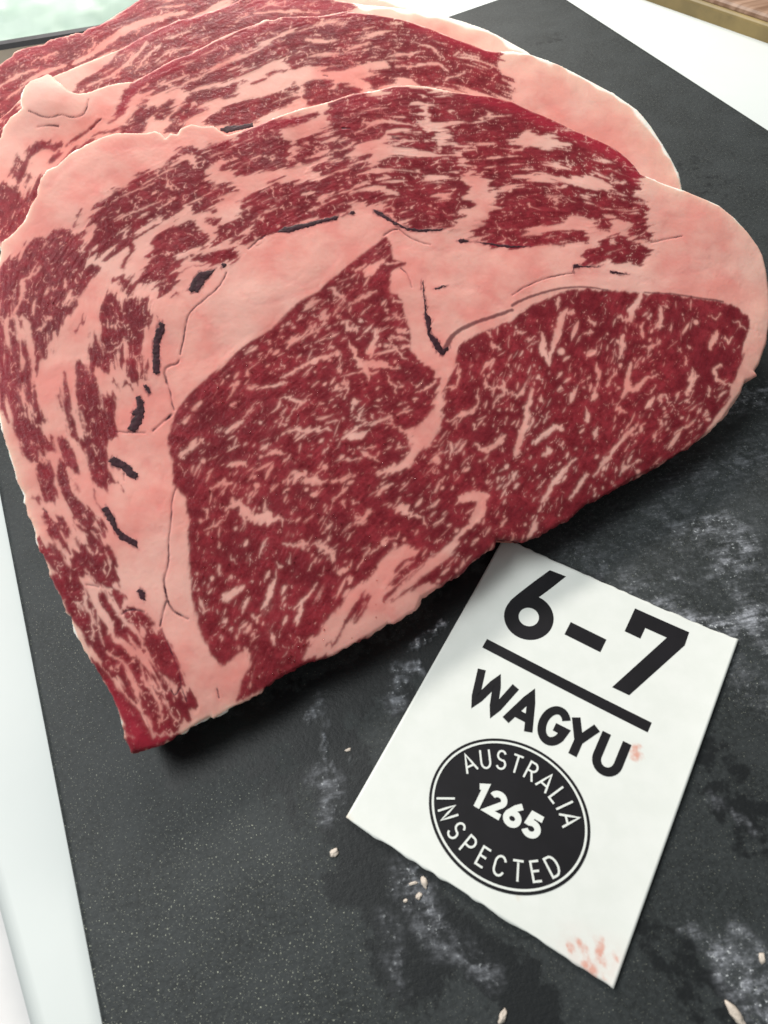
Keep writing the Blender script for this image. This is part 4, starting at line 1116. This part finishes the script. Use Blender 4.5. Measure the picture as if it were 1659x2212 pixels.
S4_OUT = np.vstack([TP('T', '-90,330 -80,230 -40,165 0,136 10,127 23,119 28,109 43,102 66,96 93,91 102,83 119,78 144,73 165,66 177,68 187,58 215,50 240,33 258,21 274,12 293,0 330,-22 420,-48 560,-62 700,-45 790,-14 850,-4 885,8 905,35')])
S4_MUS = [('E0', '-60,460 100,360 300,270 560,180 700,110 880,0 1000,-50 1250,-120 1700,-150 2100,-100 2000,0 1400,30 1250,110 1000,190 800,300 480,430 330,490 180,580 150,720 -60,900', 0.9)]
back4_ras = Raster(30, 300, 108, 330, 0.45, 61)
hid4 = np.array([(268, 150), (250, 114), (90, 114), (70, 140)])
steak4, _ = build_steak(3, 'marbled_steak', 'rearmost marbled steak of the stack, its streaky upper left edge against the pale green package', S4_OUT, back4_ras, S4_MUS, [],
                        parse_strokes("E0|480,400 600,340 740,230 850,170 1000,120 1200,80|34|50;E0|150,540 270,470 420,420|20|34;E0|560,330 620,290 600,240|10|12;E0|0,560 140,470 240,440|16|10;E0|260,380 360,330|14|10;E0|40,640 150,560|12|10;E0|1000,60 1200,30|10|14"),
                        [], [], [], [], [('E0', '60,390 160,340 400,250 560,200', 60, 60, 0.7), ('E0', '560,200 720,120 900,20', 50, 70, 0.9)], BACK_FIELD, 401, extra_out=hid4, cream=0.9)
print('rear steaks built')

# ------------------------------------------------------------------ the printed card
CARD_W, CARD_H = 80.2, 105.2
ctl, cbr = on_z((1087, 1167), 0.0), on_z((1327, 2142), 0.0)
cx = np.array([0.779, -0.627, 0])
cx = (on_z((1590, 1377), 0) - on_z((1087, 1167), 0)) + (on_z((1327, 2142), 0) - on_z((747, 1764), 0))
cx /= np.linalg.norm(cx)
cy = np.array([cx[1], -cx[0], 0])
CPL = Plane(ctl, cx, cy)
CPL.n = np.array([0, 0, 1.])


def card_z(x, y):
    """height of the paper above the tray in mm: lifted a little along its edges, a soft crease at the top"""
    x, y = np.asarray(x, float), np.asarray(y, float)
    z = 0.45 + 1.0 * np.exp(-(CARD_H - y) / 9.0) * (0.6 + 0.4 * np.sin(x / 17.0 + 0.5)) + 0.7 * np.exp(-(CARD_W - x) / 7.0)
    z = z + 1.3 * np.exp(-((x - 4) ** 2 + (y - 3) ** 2) / 120.0) + 0.25 * np.sin(x / 13 + y / 29) + 0.3 * np.exp(-((x + y - 27) / 3.0) ** 2) * np.exp(-y / 9.0)
    return z


def card_material():
    m, nt, b = new_mat('white_card')
    co = objco(nt)
    n = noise(nt, 120.0, 4, 0.6, co)
    base = mixc(nt, ramp(nt, n, 0.3, 0.7), (0.675, 0.69, 0.655), (0.71, 0.72, 0.69))
    st = attr(nt, 'stain')
    n2 = noise(nt, 330.0, 4, 0.6, co)
    stf = math_(nt, 'MULTIPLY', st, ramp(nt, n2, 0.35, 0.60, 0.35, 1.2), True)
    base = mixc(nt, stf, base, (0.62, 0.27, 0.20))
    base = mixc(nt, attr(nt, 'grime'), base, (0.62, 0.50, 0.36))
    nt.links.new(base, b.inputs['Base Color'])
    setin(b, Roughness=0.42)
    return m


CARD = card_material()
INK = plain('black_ink', (0.007, 0.006, 0.008), 0.5, 0.2, 90.0, 0.0, 0.22)
WHITE_INK = plain('unprinted_white', (0.70, 0.715, 0.68), 0.42, 0.02, 120.0)
gs = 0.8
gx, gy = np.arange(0, CARD_W + 1e-6, CARD_W / 120), np.arange(0, CARD_H + 1e-6, CARD_H / 156)
GX, GY = np.meshgrid(gx, gy)
EXX = GX.copy()
EYY = GY.copy()
wob = 0.30 * vnoise(GX / 2.6, GY * 0, 801) + 0.2 * vnoise(GX / 7.0, GY * 0 + 3, 802)
EYY[-1] = GY[-1] + wob[-1]
EYY[0] = GY[0] + 0.2 * vnoise(GX[0] / 2.0, GX[0] * 0 + 8, 803)
stain = np.zeros(GX.shape)
WX, WY = GX + 0.9 * fbm(GX / 1.6, GY / 1.6, 811, 2), GY + 0.9 * fbm(GX / 1.6, GY / 1.6, 815, 2)
for pts, w in [(((64.6, 46.6), (65.4, 48.6)), 2.8), (((69.4, 100.2), (71.0, 101.5)), 2.0), (((73.9, 97.6), (75.6, 100.8)), 2.4), (((72.6, 103.4), (74.0, 104.6)), 3.0), (((67.4, 102.0), (67.9, 103.0)), 1.4), (((78.3, 98.0), (78.6, 99.2)), 0.9), (((77.6, 104.0), (78.2, 104.2)), 1.2), (((76.2, 100.2), (77, 101.8)), 1.0)]:
    stain = np.maximum(stain, 0.72 * smooth(-0.5, 0.5, line_sd(WX, WY, np.array(pts), w, w)))
stain = np.maximum(stain, 0.16 * smooth(-6, 6, line_sd(GX, GY, np.array([(69., 103.), (78., 101.)]), 8, 8)))
grime = 0.55 * smooth(-1.2, 0.8, line_sd(WX, WY, np.array([(0., CARD_H - 0.2), (1.0, CARD_H)]), 3.0, 1.5))
grime = np.maximum(grime, 0.30 * smooth(-0.8, 0.4, line_sd(WX, WY, np.array([(50.5, 97.2), (50.9, 98.4)]), 0.9, 0.9)))
GZ = card_z(GX, GY)
Pt = CPL.w(EXX, EYY, GZ).reshape(-1, 3)
Pb = CPL.w(EXX, EYY, GZ - 0.35).reshape(-1, 3)
ny, nx_ = GX.shape
jj, ii = np.meshgrid(np.arange(ny - 1), np.arange(nx_ - 1), indexing='ij')
q0 = (jj * nx_ + ii).ravel()
Qt = np.stack([q0, q0 + nx_, q0 + nx_ + 1, q0 + 1], 1)
nP = len(Pt)
ringi = np.concatenate([np.arange(nx_), np.arange(1, ny) * nx_ + nx_ - 1, (ny - 1) * nx_ + np.arange(nx_ - 2, -1, -1), np.arange(ny - 2, 0, -1) * nx_])
rn = np.roll(ringi, -1)
Qw = np.stack([ringi, rn, rn + nP, ringi + nP], 1)
card = empty('price_card', CPL.w(CARD_W / 2, CARD_H / 2, 0.0).ravel())
tag(card, 'white paper card printed with black lettering, lying on the tray before the steaks', 'card')
mesh_obj('paper', np.vstack([Pt, Pb]), np.concatenate([Qt, Qt[:, ::-1] + nP, Qw]), CARD, card,
         {'stain': np.tile(stain.ravel(), 2), 'grime': np.tile(grime.ravel(), 2)}, shade=True)

LAYER = [0]


def print_mesh(name, polys, mat, parent=card):
    """flat ink on the paper: each (n,2) ribbon or patch is laid a hair above the one before"""
    V, F = [], []
    for quads in polys:
        LAYER[0] += 1
        z = 0.03 + 0.004 * (LAYER[0] % 40) + (0.18 if mat is WHITE_INK else 0.0)
        for q in quads:
            q = np.array(q, float)
            b = len(V)
            V.extend(CPL.w(q[:, 0], q[:, 1], card_z(q[:, 0], q[:, 1]) + z))
            F.append(tuple(range(b, b + len(q))))
    return mesh_obj(name, np.array(V), F, mat, parent, shade=False)


def ribbon(pts, w):
    """quads along a polyline with mitred joints"""
    P = np.array(pts, float)
    P = P[np.concatenate([[True], np.hypot(*np.diff(P, axis=0).T) > 0.05])]
    closed = np.allclose(P[0], P[-1])
    # subdivide long straight runs so the ink follows the paper
    R = [P[0]]
    for a, b in zip(P[:-1], P[1:]):
        k = max(1, int(np.hypot(*(b - a)) / 2.0))
        for j in range(1, k + 1):
            R.append(a + (b - a) * j / k)
    P = np.array(R)
    d = np.diff(P, axis=0)
    d /= np.linalg.norm(d, axis=1, keepdims=True) + 1e-12
    nrm = np.stack([-d[:, 1], d[:, 0]], 1)
    off = []
    for i in range(len(P)):
        if i == 0 or i == len(P) - 1:
            if closed:
                m = nrm[0] + nrm[-1]
                m /= max(0.35, m @ nrm[0])
                off.append(m)
            else:
                off.append(nrm[0] if i == 0 else nrm[-1])
        else:
            m = nrm[i - 1] + nrm[i]
            q = m @ nrm[i]
            off.append(m / max(0.35, q))
    off = np.array(off) * w / 2
    return [[P[i] - off[i], P[i] + off[i], P[i + 1] + off[i + 1], P[i + 1] - off[i + 1]] for i in range(len(P) - 1)]


def arc(cx_, cy_, rx, ry, a0, a1, n=24):
    t = np.radians(np.linspace(a0, a1, n))
    return [(cx_ + rx * math.cos(a), cy_ + ry * math.sin(a)) for a in t]


# glyphs: strokes in a box one unit high, y down from the cap line; (width, strokes)
G = {'A': (0.74, [[(0.02, 1), (0.37, 0), (0.72, 1)], [(0.14, 0.68), (0.60, 0.68)]]),
     'U': (0.66, [[(0.06, 0), (0.06, 0.68)] + arc(0.33, 0.68, 0.27, 0.31, 180, 0, 14) + [(0.60, 0)]]),
     'S': (0.60, [arc(0.30, 0.26, 0.23, 0.25, -20, -180, 12) + arc(0.30, 0.26, 0.23, 0.24, 180, 110, 6) + [(0.36, 0.53)] + arc(0.30, 0.74, 0.25, 0.25, -60, 160, 16)]),
     'T': (0.58, [[(0.0, 0.03), (0.58, 0.03)], [(0.29, 0.03), (0.29, 1)]]),
     'R': (0.62, [[(0.07, 1), (0.07, 0.03), (0.33, 0.03)] + arc(0.33, 0.27, 0.24, 0.24, -85, 90, 12) + [(0.07, 0.51)], [(0.33, 0.51), (0.60, 1)]]),
     'L': (0.50, [[(0.07, 0), (0.07, 0.97), (0.50, 0.97)]]),
     'I': (0.16, [[(0.08, 0), (0.08, 1)]]),
     'N': (0.68, [[(0.07, 1), (0.07, 0.02), (0.61, 0.98), (0.61, 0)]]),
     'P': (0.60, [[(0.07, 1), (0.07, 0.03), (0.31, 0.03)] + arc(0.31, 0.29, 0.25, 0.26, -85, 90, 12) + [(0.07, 0.55)]]),
     'E': (0.52, [[(0.52, 0.03), (0.07, 0.03), (0.07, 0.97), (0.52, 0.97)], [(0.07, 0.49), (0.47, 0.49)]]),
     'C': (0.66, [arc(0.35, 0.36, 0.28, 0.33, -20, -180, 14) + arc(0.35, 0.64, 0.28, 0.33, 180, 20, 14)]),
     'D': (0.66, [[(0.07, 0.03), (0.30, 0.03)] + arc(0.30, 0.5, 0.31, 0.47, -88, 88, 18) + [(0.30, 0.97), (0.07, 0.97), (0.07, 0.03)]]),
     'W': (1.14, [[(0.03, 0), (0.28, 0.99), (0.57, 0.06), (0.86, 0.99), (1.11, 0)]]),
     'G': (0.80, [arc(0.41, 0.5, 0.34, 0.46, -38, -330 + 0, 30) + [(0.75, 0.52), (0.43, 0.52)]]),
     'Y': (0.74, [[(0.01, 0), (0.37, 0.56)], [(0.73, 0), (0.37, 0.56)], [(0.37, 0.50), (0.37, 1)]])}


def word_strokes(ch, fn, w):
    return [ribbon([fn(x, y) for x, y in st], w) for st in G[ch][1]]


# the large figures
def strip(left, right, n=14):
    l, r = np.array(left, float), np.array(right, float)
    tl, tr_ = np.linspace(0, 1, len(l)), np.linspace(0, 1, len(r))
    t = np.linspace(0, 1, n)
    A_ = np.stack([np.interp(t, tl, l[:, k]) for k in (0, 1)], 1)
    B_ = np.stack([np.interp(t, tr_, r[:, k]) for k in (0, 1)], 1)
    out = []
    for i in range(n - 1):
        for f0, f1_ in ((0, 0.34), (0.34, 0.67), (0.67, 1)):
            out.append([A_[i] + (B_[i] - A_[i]) * f0, A_[i] + (B_[i] - A_[i]) * f1_, A_[i + 1] + (B_[i + 1] - A_[i + 1]) * f1_, A_[i + 1] + (B_[i + 1] - A_[i + 1]) * f0])
    return out


print_mesh('printed_figure', [ribbon(arc(20.05, 22.9, 5.65, 5.65, 0, 360, 48), 4.75),
                              strip([(19.2, 4.0), (15.8, 11.6), (13.4, 17.2), (12.3, 20.2), (12.05, 22.9)], [(24.9, 3.7), (21.6, 11.6), (19.9, 15.2), (17.4, 18.4), (15.4, 21.6)])], INK)
print_mesh('printed_dash', [ribbon([(32.6, 20.6), (44.8, 20.9)], 4.9)], INK)
print_mesh('printed_figure', [strip([(48.9, 4.0), (66.5, 4.1)], [(48.85, 9.0), (66.7, 9.1)]), strip([(48.85, 8.9), (48.8, 13.1)], [(54.1, 8.9), (54.0, 13.2)]),
                              strip([(61.1, 8.9), (52.0, 32.3)], [(66.75, 8.9), (57.4, 32.3)])], INK)
print_mesh('printed_rule', [ribbon([(11.4, 37.9), (66.0, 38.8)], 3.35)], INK)
for ch, x0, wd in (('W', 14.2, 12.4), ('A', 27.7, 7.9), ('G', 37.3, 7.9), ('Y', 46.0, 6.8), ('U', 55.0, 7.6)):
    sx = wd / G[ch][0]
    print_mesh('printed_letter', word_strokes(ch, lambda x, y: (x0 + x * sx, 46.2 + y * 10.9 + 0.0), 2.55), INK)
# the oval stamp
ex, ey, ea, eb = 39.8, 80.7, 23.2, 20.1
stamp_parts = [[(ex + ea * r0 * math.cos(a), ey + eb * r0 * math.sin(a)), (ex + ea * r0 * math.cos(b), ey + eb * r0 * math.sin(b)),
                (ex + ea * r1 * math.cos(b), ey + eb * r1 * math.sin(b)), (ex + ea * r1 * math.cos(a), ey + eb * r1 * math.sin(a))]
               for r0, r1 in zip(np.linspace(0.0001, 1, 13)[:-1], np.linspace(0.0001, 1, 13)[1:])
               for a, b in zip(np.linspace(0, 2 * math.pi, 97)[:-1], np.linspace(0, 2 * math.pi, 97)[1:])]
stamp = print_mesh('oval_stamp', [stamp_parts], INK)
print_mesh('stamp_ring', [ribbon(arc(ex, ey, ea - 1.15, eb - 1.15, 0, 360, 97), 0.62)], WHITE_INK, stamp)


def arc_word(word, a_mid, span, ra, rb, hgt, upper, w, gap=0.2):
    widths = [G[c][0] * hgt * 0.92 for c in word]
    tot = sum(widths) + gap * hgt * (len(word) - 1)
    # even arc length along the ellipse
    tt = np.radians(np.linspace(a_mid - span / 2, a_mid + span / 2, 400))
    px, py = ex + ra * np.cos(tt), ey + rb * np.sin(tt)
    s = np.concatenate([[0], np.cumsum(np.hypot(np.diff(px), np.diff(py)))])
    k = s[-1] / tot
    if not upper:
        px, py = px[::-1], py[::-1]
        s = s[-1] - s[::-1]
    pos = 0.0
    for ch, wd in zip(word, widths):
        c = (pos + wd / 2) * k
        pos += wd + gap * hgt
        x, y = np.interp(c, s, px), np.interp(c, s, py)
        x2, y2 = np.interp(c + 0.2, s, px), np.interp(c + 0.2, s, py)
        x1, y1 = np.interp(c - 0.2, s, px), np.interp(c - 0.2, s, py)
        d = np.array([x2 - x1, y2 - y1])
        d /= np.hypot(*d)
        dn = np.array([-d[1], d[0]])          # down the letter
        fn = lambda gx_, gy_: (x + d[0] * (gx_ - G[ch][0] / 2) * hgt * 0.92 + dn[0] * (gy_ - 0.5) * hgt, y + d[1] * (gx_ - G[ch][0] / 2) * hgt * 0.92 + dn[1] * (gy_ - 0.5) * hgt)
        print_mesh('stamp_letter', word_strokes(ch, fn, w), WHITE_INK, stamp)


arc_word('AUSTRALIA', 270, 134, 18.3, 13.6, 5.3, True, 0.58, 0.30)
arc_word('INSPECTED', 90, 138, 18.6, 13.9, 5.3, False, 0.58, 0.26)
DG = {'1': [[(0.12, 0.2), (0.36, 0.08), (0.36, 1.0)]],
      '2': [arc(0.36, 0.30, 0.26, 0.22, 190, 395, 18) + [(0.16, 0.88), (0.72, 0.88)]],
      '6': [arc(0.38, 0.67, 0.25, 0.22, 0, 360, 28), [(0.56, 0.06), (0.36, 0.24), (0.15, 0.56), (0.13, 0.70)]],
      '5': [[(0.66, 0.12), (0.24, 0.12), (0.19, 0.46)] + arc(0.38, 0.65, 0.26, 0.23, -125, 150, 20)]}
for ch, x0, yo in (('1', 28.9, 0.0), ('2', 33.4, 0.0), ('6', 38.9, 0.0), ('5', 44.6, 0.0)):
    print_mesh('stamp_figure', [ribbon([(x0 + x * 7.0, 76.9 + y * 7.0 + yo) for x, y in st], 1.75) for st in DG[ch]], WHITE_INK, stamp)

# ------------------------------------------------------------------ scraps on the tray
CRUMB = plain('pale_fat', (0.56, 0.48, 0.41), 0.45, 0.12, 700.0, 0.0003)


def scrap(name, label, q, rx, ry, rz, rot, seed, mat=CRUMB):
    rx, ry, rz = rx * 0.62, ry * 0.60, rz * 0.45
    c = on_z(q, 0.0).ravel()
    V, F = [], []
    nu_, nv_ = 18, 10
    for j in range(nv_ + 1):
        ph = math.pi * j / nv_ - math.pi / 2
        for i in range(nu_):
            th = 2 * math.pi * i / nu_
            d = np.array([math.cos(ph) * math.cos(th), math.cos(ph) * math.sin(th), math.sin(ph)])
            k = 1 + 0.30 * float(vnoise(np.array(d[0] * 1.9 + 7), np.array(d[1] * 1.9 + d[2]), seed)) + 0.2 * float(vnoise(np.array(d[0] * 4), np.array(d[1] * 4 + 3 * d[2]), seed + 3))
            x, y = d[0] * rx * k, d[1] * ry * k
            V.append((c[0] + (x * math.cos(rot) - y * math.sin(rot)) / 1000, c[1] + (x * math.sin(rot) + y * math.cos(rot)) / 1000, c[2] + max(0.05, rz * 0.75 + d[2] * rz * k) / 1000))
    for j in range(nv_):
        for i in range(nu_):
            F.append((j * nu_ + i, j * nu_ + (i + 1) % nu_, (j + 1) * nu_ + (i + 1) % nu_, (j + 1) * nu_ + i))
    return tag(mesh_obj(name, np.array(V), F, mat), label, 'fat scrap', 'scraps of fat on the tray')


scrap('fat_scrap', 'round pale scrap of fat just left of the card near its lower left corner', (722, 1843), 2.2, 1.7, 0.9, 0.4, 901)
scrap('fat_scrap', 'pale upright shred of fat below the middle of the lower card edge', (916, 1906), 1.3, 2.4, 0.8, 0.2, 902)
scrap('fat_scrap', 'small white blob of fat touching the upright shred below the card', (905, 1935), 1.7, 1.2, 0.7, 0.7, 903)
scrap('fat_scrap', 'thin grainy flake of fat left of the upright shred below the card', (893, 1908), 2.0, 0.7, 0.5, 0.1, 904)
scrap('fat_scrap', 'tiny oval flake of fat below the grainy flake on the dark tray', (876, 1946), 1.1, 0.8, 0.5, 0.3, 905)
scrap('fat_scrap', 'cream lump of fat at the bottom edge of the picture below the card', (1086, 2196), 2.7, 1.5, 1.0, 0.9, 906)
scrap('fat_scrap', 'glossy pinkish scrap of fat at the lower right in a bluish smear', (1588, 2190), 2.0, 4.6, 1.1, 0.5, 907)
scrap('fat_scrap', 'small tan flake of fat in the smear near the right picture edge', (1646, 2070), 1.2, 2.0, 0.6, -0.3, 908)
scrap('fat_scrap', 'thin grey white flake of fat on the tray between steak tip and card', (752, 1620), 1.5, 0.7, 0.4, 0.1, 909)

# ------------------------------------------------------------------ things behind the tray
# tub with a dark rim and a pale green package in it
ra, rb = on_z((-60, 107), 0.022).ravel()[:2], on_z((150, 73), 0.022).ravel()[:2]
e1 = (rb - ra) / np.linalg.norm(rb - ra)
e2 = np.array([-e1[1], e1[0]])
R0 = ra - e1 * 0.10
L1, L2 = 0.27, 0.24
tub = empty('shallow_tub', (*(R0 + e1 * L1 / 2 + e2 * L2 / 2), -0.006))
tag(tub, 'shallow beige tub with a dark rim behind the steaks at the upper left', 'tub')
beige = plain('beige_plastic', (0.50, 0.41, 0.33), 0.55, 0.08, 60.0)
dark_rim = plain('dark_rim', (0.030, 0.026, 0.032), 0.4, 0.2, 200.0)


def quad_ring(a, b, off):
    return [a + e1 * off + e2 * off, b - e1 * off + e2 * off, b - e1 * off + e2 * (L2 - off), a + e1 * off + e2 * (L2 - off)]


def ring_wall(name, off0, off1, zb, zt, mat, parent):
    o = quad_ring(R0, R0 + e1 * L1, off0)
    i = quad_ring(R0, R0 + e1 * L1, off1)
    V = [(*p, z) for z in (zb, zt) for p in o] + [(*p, z) for z in (zt, zb) for p in i]
    F = []
    for k in range(3):
        for a in range(4):
            b = (a + 1) % 4
            F.append((k * 4 + a, k * 4 + b, k * 4 + 4 + b, k * 4 + 4 + a))
    for a in range(4):
        b = (a + 1) % 4
        F.append((12 + a, 12 + b, b, a))
    return mesh_obj(name, np.array(V), F, mat, parent, shade=False)


ring_wall('wall', 0.0015, 0.004, -0.006, 0.0190, beige, tub)
ring_wall('rim', 0.0, 0.0055, 0.0190, 0.0222, dark_rim, tub)
mesh_obj('base', np.array([(*p, -0.0055) for p in quad_ring(R0, R0 + e1 * L1, 0.004)]), [(0, 1, 2, 3)], beige, tub, shade=False)
green, gnt, gb = new_mat('pale_green_film')
gco = objco(gnt)
gn = noise(gnt, 22.0, 3, 0.5, gco)
gnt.links.new(mixc(gnt, ramp(gnt, gn, 0.35, 0.7), (0.20, 0.30, 0.24), (0.33, 0.43, 0.37)), gb.inputs['Base Color'])
setin(gb, Roughness=0.45)
gb.inputs['Coat Weight'].default_value = 0.08
nxp, nyp = 90, 60
GXp, GYp = np.meshgrid(np.linspace(0.007, L1 - 0.007, nxp), np.linspace(0.007, L2 - 0.007, nyp))
dd = np.minimum(np.minimum(GXp, L1 - GXp), np.minimum(GYp, L2 - GYp)) - 0.006
hz = 0.014 + 0.018 * smooth(0, 0.05, dd) + 0.004 * fbm(GXp * 28, GYp * 40, 951, 3)
Vp = np.stack([R0[0] + e1[0] * GXp + e2[0] * GYp, R0[1] + e1[1] * GXp + e2[1] * GYp, hz], -1).reshape(-1, 3)
J2, I2 = np.meshgrid(np.arange(nyp - 1), np.arange(nxp - 1), indexing='ij')
qq = (J2 * nxp + I2).ravel()
Vb = Vp.copy()
Vb[:, 2] = -0.005
rg_ = np.concatenate([np.arange(nxp), np.arange(1, nyp) * nxp + nxp - 1, (nyp - 1) * nxp + np.arange(nxp - 2, -1, -1), np.arange(nyp - 2, 0, -1) * nxp])
rn_ = np.roll(rg_, -1)
Qp = np.stack([qq, qq + 1, qq + nxp + 1, qq + nxp], 1)
pk = mesh_obj('green_package', np.vstack([Vp, Vb]), np.concatenate([Qp, Qp[:, ::-1] + len(Vp), np.stack([rn_, rg_, rg_ + len(Vp), rn_ + len(Vp)], 1)]), green)
tag(pk, 'glossy pale green wrapped package lying in the dark rimmed tub', 'package')

# wooden board with a yellow edge at the upper right
ba, bb = on_z((1392, 0), -0.006).ravel()[:2], on_z((1659, 94), -0.006).ravel()[:2]
f1 = (bb - ba) / np.linalg.norm(bb - ba)
f2 = np.array([-f1[1], f1[0]])
Z0 = ba - f1 * 0.14
board = empty('wooden_board', (*(Z0 + f1 * 0.2 + f2 * 0.1), -0.006))
tag(board, 'brown wooden board with a yellow edge at the upper right corner', 'board')
wood, wnt, wb = new_mat('brown_wood')
wco = N(wnt, 'ShaderNodeMapping')
wnt.links.new(objco(wnt), wco.inputs['Vector'])
wco.inputs['Rotation'].default_value = (0, 0, -math.atan2(f1[1], f1[0]))
wco.inputs['Scale'].default_value = (4, 60, 10)
wn = noise(wnt, 3.0, 4, 0.6, wco.outputs[0])
wnt.links.new(mixc(wnt, ramp(wnt, wn, 0.3, 0.7), (0.17, 0.085, 0.045), (0.36, 0.22, 0.15)), wb.inputs['Base Color'])
setin(wb, Roughness=0.5)
yellow = plain('yellow_edge', (0.24, 0.17, 0.065), 0.5, 0.2, 40.0)


def board_ring(off):
    return [Z0 + f1 * off + f2 * off, Z0 + f1 * (0.4 - off) + f2 * off, Z0 + f1 * (0.4 - off) + f2 * (0.25 - off), Z0 + f1 * off + f2 * (0.25 - off)]


grid_box('edge_band', board_ring(0.0), 0.0030, -0.006, yellow, board, bevel=0.002, seg=3)
grid_box('top', board_ring(0.0022), 0.0065, 0.0032, wood, board, bevel=0.003, seg=3)
print('objects', len(bpy.data.objects), 'tris approx', sum(2 * len(o.data.polygons) for o in bpy.data.objects if o.type == 'MESH'))
